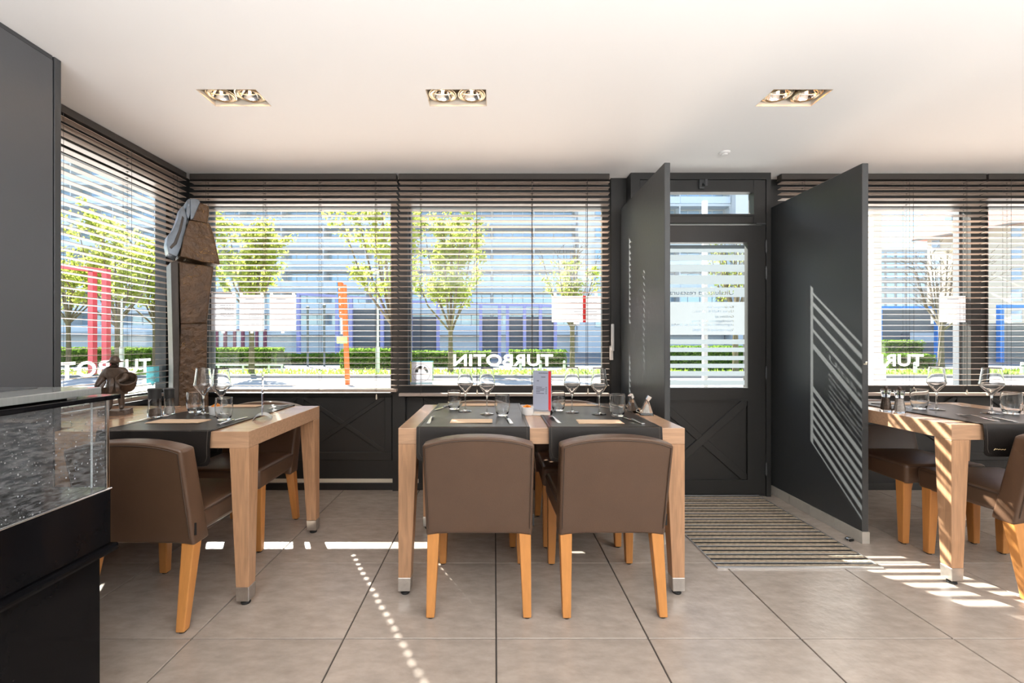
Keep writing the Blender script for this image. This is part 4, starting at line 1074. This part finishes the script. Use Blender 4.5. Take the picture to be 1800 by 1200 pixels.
# ================================================================== DOORMAT AND DOORSTOP
M_matr = mat('mat_strip', (.46, .37, .27), .95, noise=(60, .3, (1, 1, 1)), bump=(240, .9)); M_alu = mat('mat_aluminium', (.80, .80, .80), .35, .9)
t = thing('doormat', 'brown ribbed entrance mat in a metal frame before the door', 'doormat', (1.578, 2.83, 0))
w, d = .4275, .542
bm = new_bm()
for bx in ((-w, -w+.005, -d, d, .0005, .0085), (w-.005, w, -d, d, .0005, .0085), (-w+.005, w-.005, -d, -d+.012, .0005, .0085), (-w+.005, w-.005, d-.005, d, .0005, .0085)): add_box(bm, *bx)
obj('frame', bm, M_alu, t); box('backing', M_rubber, t, -w+.005, w-.005, -d+.012, d-.005, .0003, .003)
n = 22; p = (2*d-.018)/n
sm = None
for i in range(n):
    y = -d+.0135+i*p
    if sm is None:
        bm = new_bm(); prev = None; k = 44
        for j in range(k+1):
            x = -w+.006+(2*w-.012)*j/k; hh = .0062+.0012*(j % 2)
            q = [bm.verts.new((x, a, b_)) for a, b_ in ((0, .003), (.002, hh), (p*.46, hh), (p*.50, .003))]
            if prev:
                for m_ in range(4): bm.faces.new((prev[m_], prev[(m_+1) % 4], q[(m_+1) % 4], q[m_]))
            else: bm.faces.new(q)
            prev = q
        bm.faces.new(prev[::-1]); o = obj('tread_strip', bm, M_matr, t); sm = o.data; o.location.y = y
        bm = new_bm(); add_box(bm, -w+.006, w-.006, p*.90, p*.97, .003, .0055); o2 = obj('aluminium_bar', bm, M_alu, t); am = o2.data; o2.location.y = y
    else:
        mobj('tread_strip', sm, None, t, loc=(0, y, 0)); mobj('aluminium_bar', am, None, t, loc=(0, y, 0)) if i % 2 == 0 else None
t = thing('doorstop', 'small steel half round doorstop on the floor by the right partition', 'doorstop', (2.088, 2.61, 0), .3)
bm = new_bm(); add_lathe(bm, [(.026, .0005), (.026, .012), (.020, .020), (.008, .024), (0, .0245)], 20); bmesh.ops.bisect_plane(bm, geom=bm.verts[:]+bm.edges[:]+bm.faces[:], plane_co=(0, -.008, 0), plane_no=(0, -1, 0), clear_outer=True)
bmesh.ops.holes_fill(bm, edges=bm.edges[:]); obj('dome', bm, M_chrome, t, True)
bm = new_bm(); add_box(bm, -.018, .018, -.0125, -.0082, .003, .014); bevel(bm, .002); obj('rubber_buffer', bm, M_rubber, t)
# ================================================================== OUTSIDE
GZ = -.12
M_pave = mat('pavement', (.50, .49, .47), .9, noise=(1.2, .10, (1, 1, 1))); M_road = mat('kerb_concrete', (.25, .24, .23), .9); M_lawn = mat('lawn', (.20, .30, .05), .95, noise=(2, .25, (1, 1, 1)))
M_yard = mat('yard_paving', (.23, .24, .24), .9, noise=(.6, .15, (1, 1, 1)))
struct(box('pavement', M_pave, None, -90, 90, 3.62, 16.1, GZ-.3, GZ)); struct(box('kerb', M_road, None, -90, 90, 16.1, 16.45, GZ-.3, GZ+.09))
struct(box('lawn_strip', M_lawn, None, -90, 90, 16.45, 20.6, GZ-.3, GZ+.02)); struct(box('yard_ground', M_yard, None, -120, 160, 20.6, 200, GZ-.3, GZ))
struct(box('terrace_ground', M_pave, None, -90, -2.53, -30, 3.62, GZ-.3, GZ)); struct(box('street_ground', M_pave, None, -2.53, 90, -30, -3.8, GZ-.3, GZ))
rg = random.Random(11)
M_grass = translucent('grass_blades', (.25, .34, .06), .5)
bm = new_bm()
for i in range(5200):
    x, y = rg.uniform(-26, 34), rg.uniform(16.5, 20.5); a = rg.uniform(0, 3.14); h = rg.uniform(.05, .16); w = .05
    dx, dy = w*math.cos(a), w*math.sin(a)
    bm.faces.new([bm.verts.new(p) for p in ((x-dx, y-dy, GZ+.015), (x+dx, y+dy, GZ+.015), (x+rg.uniform(-.03, .03), y+rg.uniform(-.03, .03), GZ+.02+h))])
o = obj('grass', bm, M_grass); tag(o, 'strip of sunlit grass along the pavement outside', 'grass'); o['kind'] = 'stuff'

# ---- apartment block opposite
M_conc = mat('pale_concrete', (.70, .73, .76), .85); M_wall = mat('facade_white', (.82, .83, .84), .85); M_balu = mat('balustrade_panel', (.74, .81, .88), .35)
M_win = mat('tinted_pane', (.42, .54, .66), .10, .35); M_wfr = mat('window_frame_grey', (.55, .58, .62), .6); M_soff = mat('soffit', (.30, .32, .34), .9); M_dkb = mat('dark_boards', (.17, .18, .20), .8)
def building(label, loc, xL, xR, nfl, z0=2.5, fh=2.72, bay=5.4, depth=1.5, windows=True):
    t = thing('apartment_building', label, 'building', loc)
    box('body', M_wall, t, xL, xR, depth, depth+12, 0, z0+fh*nfl+.6)
    nb = int(round((xR-xL)/bay)); bw = (xR-xL)/nb
    bm = new_bm(); bars(bm, -bw/2+.1, bw/2-.1, .25, 2.38, -.06, .04, .09); add_box(bm, -.05, .05, -.06, .04, .34, 2.29); add_box(bm, -bw/4-.03, -bw/4+.03, -.05, .03, .34, 2.29); add_box(bm, bw/4-.03, bw/4+.03, -.05, .03, .34, 2.29)
    bmesh.ops.recalc_face_normals(bm, faces=bm.faces[:]); wm = bpy.data.meshes.new('window'); bm.to_mesh(wm); bm.free()
    bm = new_bm(); add_box(bm, -bw/2+.15, bw/2-.15, -.01, .01, .3, 2.3); pm = bpy.data.meshes.new('pane'); bmesh.ops.recalc_face_normals(bm, faces=bm.faces[:]); bm.to_mesh(pm); bm.free()
    bm = new_bm(); add_box(bm, -.06, .06, 0, depth, .28, fh); add_box(bm, -.10, .10, -.02, .35, fh-.42, fh-.02); fm = bpy.data.meshes.new('fin'); bmesh.ops.recalc_face_normals(bm, faces=bm.faces[:]); bm.to_mesh(fm); bm.free()
    bm = new_bm(); add_box(bm, -bw/2+.02, bw/2-.02, -.05, 0, .15, 1.0); bl = bpy.data.meshes.new('balustrade'); bmesh.ops.recalc_face_normals(bm, faces=bm.faces[:]); bm.to_mesh(bl); bm.free()
    for k in range(nfl):
        z = z0+fh*k
        s = box('slab', M_conc, t, xL, xR, -.1, depth, z-.22, z+.10); 
        for j in range(nb):
            x = xL+bw*(j+.5)
            w = mobj('window', wm, M_wfr, t, loc=(x, depth-.05, z+.05)); mobj('pane', pm, M_win, w)
            mobj('balustrade', bl, M_balu, t, loc=(x, -.08, z))
            mobj('fin', fm, M_conc, t, loc=(x+bw/2, 0, z-.0))
    box('roof_edge', M_conc, t, xL, xR, -.2, depth, z0+fh*nfl, z0+fh*nfl+.5)
    return t
bA = building('long pale apartment block with blue glazed balconies across the street', (0, 56.5, GZ), -70, 10.4, 9)
bB = building('right wing of the balcony block seen through the door transom', (0, 56.5, GZ), 17.2, 30.0, 9)
t = thing('stair_tower', 'blank white stair tower with a blue window strip at the right of the block', 'building', (14.0, 55.6, GZ))
box('wall', M_wall, t, -3.5, 3.2, 0, 12, 0, 27.4)
for k in range(9):
    w = box('window', M_wfr, t, -1.45, -.35, -.05, .05, 3.2+k*2.72, 4.9+k*2.72); box('pane', M_win, w, -1.35, -.45, -.07, -.04, 3.3+k*2.72, 4.8+k*2.72)
t = thing('end_wall', 'white end wall of the apartment block seen right in the door transom', 'building', (33.5, 55.4, GZ))
box('wall', M_wall, t, -3.4, 3.2, 0, 12, 0, 27.4); w = box('window', M_wfr, t, 1.2, 2.6, -.05, .05, 18.0, 23.0); box('pane', M_win, w, 1.3, 2.5, -.07, -.04, 18.1, 22.9)

# ground floor: dark glazed fronts behind coloured post frames
M_purple = mat('purple_steel', (.42, .40, .76), .4); M_blue = mat('blue_steel', (.03, .25, .75), .4); M_redp = mat('red_steel', (.80, .10, .12), .4); M_maroon = mat('maroon_frame', (.35, .08, .12), .5)
def screen(name, label, Y, pxs, ztop, m, slats=None, cat='fence', z_s=(.15, 2.6), slope=0.0):
    xs = [ax(p, Y) for p in pxs]; cx = (xs[0]+xs[-1])/2
    t = thing(name, label, cat, (cx, Y, GZ))
    for x in xs: box('post', m, t, x-cx-.13, x-cx+.13, -.13, .13, 0, ztop+slope*(x-xs[0]), .01, 1)
    L = xs[-1]-xs[0]
    bm = new_bm(); add_hexa(bm, [(xs[0]-cx, -.10, ztop-.2), (xs[-1]-cx, -.10, ztop-.2+slope*L), (xs[-1]-cx, .10, ztop-.2+slope*L), (xs[0]-cx, .10, ztop-.2)], [(xs[0]-cx, -.10, ztop), (xs[-1]-cx, -.10, ztop+slope*L), (xs[-1]-cx, .10, ztop+slope*L), (xs[0]-cx, .10, ztop)]); obj('beam', bm, m, t)
    if slats:
        for (pa, pb) in slats:
            a, b_ = ax(pa, Y)-cx, ax(pb, Y)-cx; n = 14; h = (z_s[1]-z_s[0])/n
            bm = new_bm(); add_box(bm, a, b_, .14, .18, 0, h*.86); me = bpy.data.meshes.new('board'); bmesh.ops.recalc_face_normals(bm, faces=bm.faces[:]); bm.to_mesh(me); bm.free()
            for k in range(n): mobj('board', me, M_dkb if name != 'board_fence' else M_gboard, t, loc=(0, .0+.01*(k % 2), z_s[0]+h*k))
            box('backing', M_dkb, t, a, b_, .20, .24, z_s[0], z_s[1])
    return t
M_gboard = mat('grey_boards', (.30, .29, .27), .85, noise=(3, .25, (.3, 1, 8)))
screen('post_screen', 'purple post frame with dark slats behind the orange pillar', 34, (525, 593, 617, 672, 715), 5.1, M_purple, [(617, 672), (672, 712)], z_s=(.2, 3.9), slope=-.06)
screen('post_screen', 'purple post frame with dark slats right of the large middle tree', 36, (722, 770, 845, 878, 892, 922, 950, 976), 4.7, M_purple, [(722, 770), (845, 878), (892, 922), (922, 950), (950, 976)], z_s=(-.1, 3.4), slope=-.03)
t = screen('post_screen', 'maroon window frames at the foot of the block behind the menu sheets', 44, (372, 382, 396, 413, 427, 452, 466), 2.6, M_maroon)
for a, b_ in ((382, 396), (413, 427), (452, 466)): box('pane', M_win, t, ax(a, 44)-t.location.x, ax(b_, 44)-t.location.x, -.02, .02, .3, 2.4)

# gantry, pillar, lamp post
t = thing('red_gantry', 'red steel portal frame outside the left window', 'gantry', (-15.1, 17.2, GZ))
box('post', M_redp, t, -.55, -.36, -.1, .1, 0, 4.05); box('post', M_redp, t, -.02, .17, -.1, .1, 0, 4.0)
bm = new_bm(); add_hexa(bm, [(-2.6, -.1, 4.25), (.17, -.1, 3.95), (.17, .1, 3.95), (-2.6, .1, 4.25)], [(-2.6, -.1, 4.42), (.17, -.1, 4.12), (.17, .1, 4.12), (-2.6, .1, 4.42)]); obj('beam', bm, M_redp, t)
box('post', M_redp, t, -2.6, -2.42, -.1, .1, 0, 4.25)
M_orange = mat('orange_pillar', (.95, .16, .02), .45); M_bluep = mat('blue_pillar_edge', (.05, .35, .75), .4)
t = thing('orange_pillar', 'tall orange leaning sign pillar on the pavement beyond the wide blind', 'sign pillar', (ax(611, 13.6), 13.6, GZ))
bm = new_bm(); add_hexa(bm, [(-.06, -.06, 0), (.06, -.06, 0), (.06, .06, 0), (-.06, .06, 0)], [(-.17, -.06, 3.05), (-.05, -.06, 3.05), (-.05, .06, 3.05), (-.17, .06, 3.05)]); obj('post', bm, M_orange, t)
bm = new_bm(); add_hexa(bm, [(-.24, -.09, 2.05), (-.09, -.09, 2.05), (-.09, .09, 2.05), (-.24, .09, 2.05)], [(-.28, -.09, 3.18), (-.15, -.09, 3.12), (-.15, .09, 3.12), (-.28, .09, 3.18)]); bevel(bm, .02, 1); obj('panel', bm, M_orange, t)
bm = new_bm(); add_hexa(bm, [(-.262, -.08, 2.05), (-.242, -.08, 2.05), (-.242, .08, 2.05), (-.262, .08, 2.05)], [(-.31, -.08, 3.18), (-.285, -.08, 3.18), (-.285, .08, 3.18), (-.31, .08, 3.18)]); obj('blue_edge', bm, M_bluep, t)
box('white_plate', M_wall, t, -.18, -.15, -.09, -.02, 1.55, 2.02)
for k in range(4): 
    bm = new_bm(); add_lathe(bm, [(.022, 0), (.015, .006), (0, .007)], 8); o = obj('stud', bm, M_wall, t); o.rotation_euler = (PI/2, 0, 0); o.location = (-.185-.012*k, -.092, 2.2+.24*k)
box('timetable_board', translucent('lime_board', (.65, .75, .35), .3), t, -.30, .02, -.10, -.075, 1.26, 1.46)
M_lampw = mat('lamp_post_white', (.72, .73, .74), .4)
def lamp(label, px, Y, h):
    t = thing('lamp_post', label, 'lamp post', (ax(px, Y), Y, GZ)); bm = new_bm(); add_tube(bm, [(0, 0, 0), (0, 0, 1.1), (0, 0, 1.12), (0, 0, h)], [.085, .085, .05, .04], 10); obj('pole', bm, M_lampw, t, True)
    bm = new_bm(); add_lathe(bm, [(.05, 0), (.22, .06), (.26, .10), (.10, .22), (0, .24)], 14, (-.1, 0, h-.02)); obj('lamp_head', bm, M_lampw, t, True)
lamp('white lamp post right of the orange pillar', 664, 18.2, 4.1)
lamp('pale post outside the left window behind the statuette', 214, 19.0, 3.2)
t = thing('canopy_post', 'white square post outside the door splitting the frosted pane', 'post', (ax(1239, 4.6), 4.6, GZ)); box('shaft', M_lampw, t, -.021, .021, -.02, .02, 0, 2.75); box('foot', M_lampw, t, -.05, .05, -.05, .05, 0, .02)
M_conp = mat('beige_post', (.66, .60, .52), .7)  # even light beige of the pillar itself
t = thing('gate_pillar', 'pale pillar outside at the left edge of the right hand window', 'post', (ax(1538, 7.0), 7.0, GZ)); box('shaft', M_conp, t, -.075, .055, -.06, .06, 0, 3.3, .008); box('foot', M_conp, t, -.09, .11, -.08, .08, 0, .95, .01); box('cap', M_conp, t, -.09, .07, -.08, .08, 3.3, 3.35, .01)
for i, (px_, Y) in enumerate(((1609, 18.6), (1682, 18.4), (1797, 18.4), (915, 20.2), (950, 20.1), (992, 20.0))):
    t = thing('marker_post', ['short white marker post on the grass below the bare tree lettering', 'short white marker post right of the bare tree', 'short white marker post at the right picture edge', 'first short white marker post right of the menu stand', 'second short white marker post right of the menu stand', 'third short white marker post right of the menu stand'][i], 'post', (ax(px_, Y), Y, GZ), 0, 'white marker posts on the grass')
    bm = new_bm(); add_tube(bm, [(0, 0, 0), (0, 0, .42)], .06, 8); add_lathe(bm, [(.06, .42), (.045, .47), (0, .48)], 8); obj('shaft', bm, M_lampw, t, True); bm = new_bm(); add_lathe(bm, [(.064, .30), (.064, .36)], 8, (0, 0, 0), False); obj('band', bm, M_dkb, t)
t = thing('low_rail', 'low white rail along the grass before the left hedge', 'rail', (ax(450, 18.9), 18.9, GZ))
for x in (-1.6, -.55, .55, 1.1): box('upright', M_lampw, t, x-.03, x+.03, -.03, .03, 0, .30)
box('handrail', M_lampw, t, -1.9, 1.15, -.035, .035, .30, .36)
# black street poles
for px_, h_, lab in ((541, 3.1, 'left one of two black poles beside the menu sheets'), (570, 3.2, 'right one of two black poles left of the orange pillar')):
    t = thing('street_pole', lab, 'post', (ax(px_, 24), 24, GZ)); bm = new_bm(); add_tube(bm, [(0, 0, 0), (0, 0, h_)], .06, 8); obj('shaft', bm, M_dkb, t, True); bm = new_bm(); add_lathe(bm, [(.09, h_), (.09, h_+.12), (0, h_+.16)], 10); obj('cap', bm, M_dkb, t, True)

# ---- hedges
M_hedge = translucent('hedge_leaves', (.3, .45, .08), .4, (4, (.10, .20, .03), (.26, .38, .07))); M_hcore = mat('hedge_core', (.05, .085, .02), 1.0)
def hedge(label, Y, pa, pb, ztop, dy=1.0, n=1500):
    x0, x1 = ax(pa, Y), ax(pb, Y); cx = (x0+x1)/2; t = thing('hedge', label, 'hedge', (cx, Y+dy/2, GZ)); L = x1-x0; H = ztop-GZ
    box('core', M_hcore, t, -L/2+.1, L/2-.1, -dy/2+.1, dy/2-.1, 0, H-.1)
    bm = new_bm()
    for i in range(n):
        f = rg.random()
        if f < .6: p = Vector((rg.uniform(-L/2, L/2), -dy/2+rg.uniform(-.04, .1), rg.uniform(.02, H)))
        else: p = Vector((rg.uniform(-L/2, L/2), rg.uniform(-dy/2, dy/2), H+rg.uniform(-.1, .05)))
        s = rg.uniform(.05, .10); u = Vector((rg.gauss(0, 1), rg.gauss(0, 1), rg.gauss(0, 1))).normalized(); v = u.orthogonal().normalized()
        bm.faces.new([bm.verts.new(p+q) for q in (u*s, v*s*.7, -u*s, -v*s*.7)])
    o = obj('foliage', bm, M_hedge, t); o['kind'] = 'stuff'
hedge('clipped green hedge behind the left leafy tree and menu sheets', 22.5, 372, 485, .84, 1.2, 2200); hedge('darker low hedge left of the orange pillar', 26, 485, 596, .45, 1.0, 1600)
hedge('clipped hedge right of the orange pillar behind the white lamp post', 21.6, 598, 692, .80, 1.2, 2000); hedge('hedge behind the trunk of the large middle tree', 23.5, 714, 862, .66, 1.2, 2400)
hedge('hedge right of the middle, above the end of the window lettering', 23.5, 896, 996, .72, 1.2, 1700); hedge('long hedge outside the left side window', 24, 60, 318, .84, 1.2, 3600)
hedge('hedge seen through the lower bands of the door pane', 20.9, 1160, 1330, .95, 1.2, 2400); hedge('hedge behind the bare tree at the right window', 22, 1560, 1645, .55, 1.2, 1600)

# ---- trees
M_bark = mat('bark', (.15, .12, .075), .9, noise=(6, .3, (1, 1, .3))); M_barkp = mat('pale_bark', (.13, .105, .08), .9, noise=(6, .3, (1, 1, .3)))
M_leaf = translucent('spring_leaves', (.4, .48, .08), .6, (2.5, (.28, .36, .045), (.50, .52, .14)))
def tree(label, px_, Y, h, cr, zc, nleaf, seed, lean=0.0, bare=False, nl=13, leafz=(0, 1)):
    r = random.Random(seed); t = thing('street_tree', label, 'tree', (ax(px_, Y), Y, GZ))
    bm = new_bm(); top = Vector((lean*zc, 0, zc)); tips = []
    add_tube(bm, [(0, 0, -.05), (lean*zc*.4, .02, zc*.4), top], [.14, .11, .10], 8)
    for i in range(nl):
        a = 2*PI*i/nl+r.uniform(-.2, .2); sp = r.uniform(.12, 1.0) if i % 3 else r.uniform(.05, .35)
        st = Vector((lean*zc*r.uniform(.85, 1), 0, zc*r.uniform(.86, 1.0)))
        Lh = (h-zc)*r.uniform(.75, 1.0)*(1-.45*sp*sp*.6); e = st+Vector((math.cos(a)*cr*sp+lean*Lh, math.sin(a)*cr*sp, Lh))
        m1 = st+(e-st)*.35+Vector((math.cos(a)*cr*.20*sp, math.sin(a)*cr*.20*sp, -Lh*.02)); m2 = st+(e-st)*.7+Vector((math.cos(a)*cr*.12*sp, math.sin(a)*cr*.12*sp, 0))
        add_tube(bm, [st, m1, m2, e], [.05, .034, .02, .007], 5)
        pts = [st, m1, m2, e]
        for k in range(9):
            f = r.uniform(.25, .98)*3; j = int(min(f, 2)); q = pts[j]+(pts[min(j+1, 3)]-pts[j])*(f-j)
            a2 = a+r.uniform(-1.4, 1.4); l = r.uniform(.35, .95)*cr*.45
            d = Vector((math.cos(a2)*.75, math.sin(a2)*.75, r.uniform(.35, 1.1))).normalized()*l
            add_tube(bm, [q, q+d*.5+Vector((0, 0, -.03)), q+d], [.014, .009, .004], 4, False); tips.append((q, q+d))
            for k2 in range(2 if not bare else 4):
                f2 = r.uniform(.3, .9); q2 = q+d*f2; a3 = a2+r.uniform(-1.5, 1.5); d2 = Vector((math.cos(a3), math.sin(a3), r.uniform(.1, 1.2))).normalized()*r.uniform(.2, .5)*cr*.35
                add_tube(bm, [q2, q2+d2], [.007, .003], 3, False); tips.append((q2, q2+d2))
    obj('trunk', bm, M_barkp if bare else M_bark, t)
    if nleaf:
        bm = new_bm(); zr = [zc+(h-zc)*leafz[0]*.9, zc+(h-zc)*leafz[1]*1.1]
        n = 0
        while n < nleaf*1.5:
            q, e = r.choice(tips); p = q+(e-q)*r.uniform(.2, 1.05)+Vector((r.gauss(0, .09), r.gauss(0, .09), r.gauss(0, .09)))
            if not zr[0] <= p.z <= zr[1]: n += .05; continue
            n += 1
            s = r.uniform(.045, .085); u = Vector((r.gauss(0, 1), r.gauss(0, 1), r.gauss(0, 1))).normalized(); v = u.orthogonal().normalized()
            bm.faces.new([bm.verts.new(p+w) for w in (u*s, v*s*.65, -u*s, -v*s*.65)])
        o = obj('foliage', bm, M_leaf, t); o['kind'] = 'stuff'
    return t
tree('leafy street tree behind the white menu sheets at the left', 442, 18.3, 6.6, 1.8, 2.5, 4600, 1, 0, False, 15)
tree('leaning leafy tree beside the white lamp post', 697, 14.6, 7.2, 1.8, 1.9, 3400, 2, -.06)
tree('large leafy tree in the middle window', 792, 19.0, 7.4, 2.05, 1.85, 6000, 3, 0, False, 16)
tree('sparse tree at the right of the middle window behind the menu card', 1006, 19.2, 6.1, 1.5, 2.0, 900, 4, 0, False, 14, (.35, .62))
tree('bare tree with pale trunk in the right window', 1655, 19.0, 5.4, 2.3, 2.0, 0, 5, 0, True, 15)
tree('leafy tree outside the left side window behind the red gantry', 206, 19.5, 7.4, 2.5, 2.3, 5200, 6)
tree('leafy tree outside the left side window nearest the corner', 272, 22.5, 6.6, 1.7, 2.4, 3600, 7)
tree('tree with dark branches seen through the door pane', 1293, 17.4, 6.2, 1.9, 2.3, 700, 8)
tree('leafy tree far left beyond the left side window', 120, 23.0, 6.6, 1.8, 2.4, 1600, 9)

# ---- right: cream house, flats, blue frame, board fence
M_cream2 = mat('cream_render', (.62, .56, .46), .9); M_roof = mat('red_tiles', (.42, .20, .165), .8, noise=(5, .12, (1, 1, 6))); M_gut = mat('dark_gutter', (.12, .11, .10), .6)
t = thing('cream_house', 'cream apartment house with a red mansard roof at the right', 'building', (64.3, 66, GZ), -1.2)
box('wall', M_cream2, t, 0, 44, 0, 10, 0, 17.0)
bm = new_bm(); P = [(-1.7, 16.5), (-.9, 18.4), (1.0, 20.6), (3.6, 22.0), (6, 22.4), (10.4, 17.0)]
add_prism(bm, [(-1.0, b_, c) for b_, c in P], (46, 0, 0)); obj('roof', bm, M_roof, t)
box('gutter', M_gut, t, -1.0, 45, -1.85, -1.68, 16.35, 16.6)
bm = new_bm(); add_box(bm, 2.2, 3.2, -.7, .6, 18.3, 19.6); rw = obj('roof_window', bm, M_wfr, t); box('pane', M_win, rw, 2.3, 3.1, -.78, -.68, 18.45, 19.45)
for k in range(6):
    for x in (.5, 5.5, 8.6, 12, 15.5, 19, 24, 29):
        w = box('window', M_wfr, t, x, x+1.0, -.05, .06, 1.2+2.72*k, 2.75+2.72*k); box('pane', M_win, w, x+.08, x+.92, -.09, -.04, 1.32+2.72*k, 2.63+2.72*k)
for k in range(5): box('balcony', M_cream2, t, 2.0, 4.2, -.9, 0, 3.5+2.72*k, 4.3+2.72*k)
t = thing('far_flats', 'distant grey flats with rows of windows left of the cream house', 'building', (ax(1590, 118), 118, GZ))
M_flat = mat('flats_concrete', (.52, .50, .47), .9)
box('body', M_flat, t, -16, 9, .6, 12, 0, 26.6)
for k in range(9):
    box('ledge', M_flat, t, -16, 9, 0, .6, .8+2.75*k, 1.9+2.75*k)
    for j in range(9): 
        w = box('window', M_wfr, t, -15.2+2.7*j, -13.1+2.7*j, .45, .62, 1.95+2.75*k, 3.4+2.75*k); box('pane', M_win, w, -15.1+2.7*j, -13.2+2.7*j, .40, .46, 2.05+2.75*k, 3.3+2.75*k)
screen('post_screen', 'bright blue post frame with dark panels behind the bare tree', 30, (1545, 1648), 3.75, M_blue, [(1548, 1640)], z_s=(2.0, 3.5))
t = thing('shed', 'grey low shed behind the blue posts at the right window', 'shed', (ax(1640, 36), 36, GZ)); box('wall', M_yard, t, -4.6, 3.2, 0, 3, 0, 2.6); box('roof', M_dkb, t, -5, 3.6, -.4, 3.4, 2.6, 2.8); box('sign_board', M_wall, t, -1.9, .2, -.06, 0, 1.3, 2.1); box('door', M_dkb, t, -2.6, -2.0, -.05, 0, 0, 2.0)
def gl_fence(pxs, ztop, sl, lab): 
    return screen('board_fence', lab, 29, pxs, ztop, M_blue, sl, z_s=(-.0, 2.55))
gl_fence((1758, 1850, 1960), 3.75, [(1726, 1758), (1764, 1850), (1850, 1960)], 'weathered grey board fence with blue posts at the right picture edge')
hb = hedge('dark shrub above the hedge behind the bare tree', 25, 1556, 1628, 1.25, 1.0, 900)
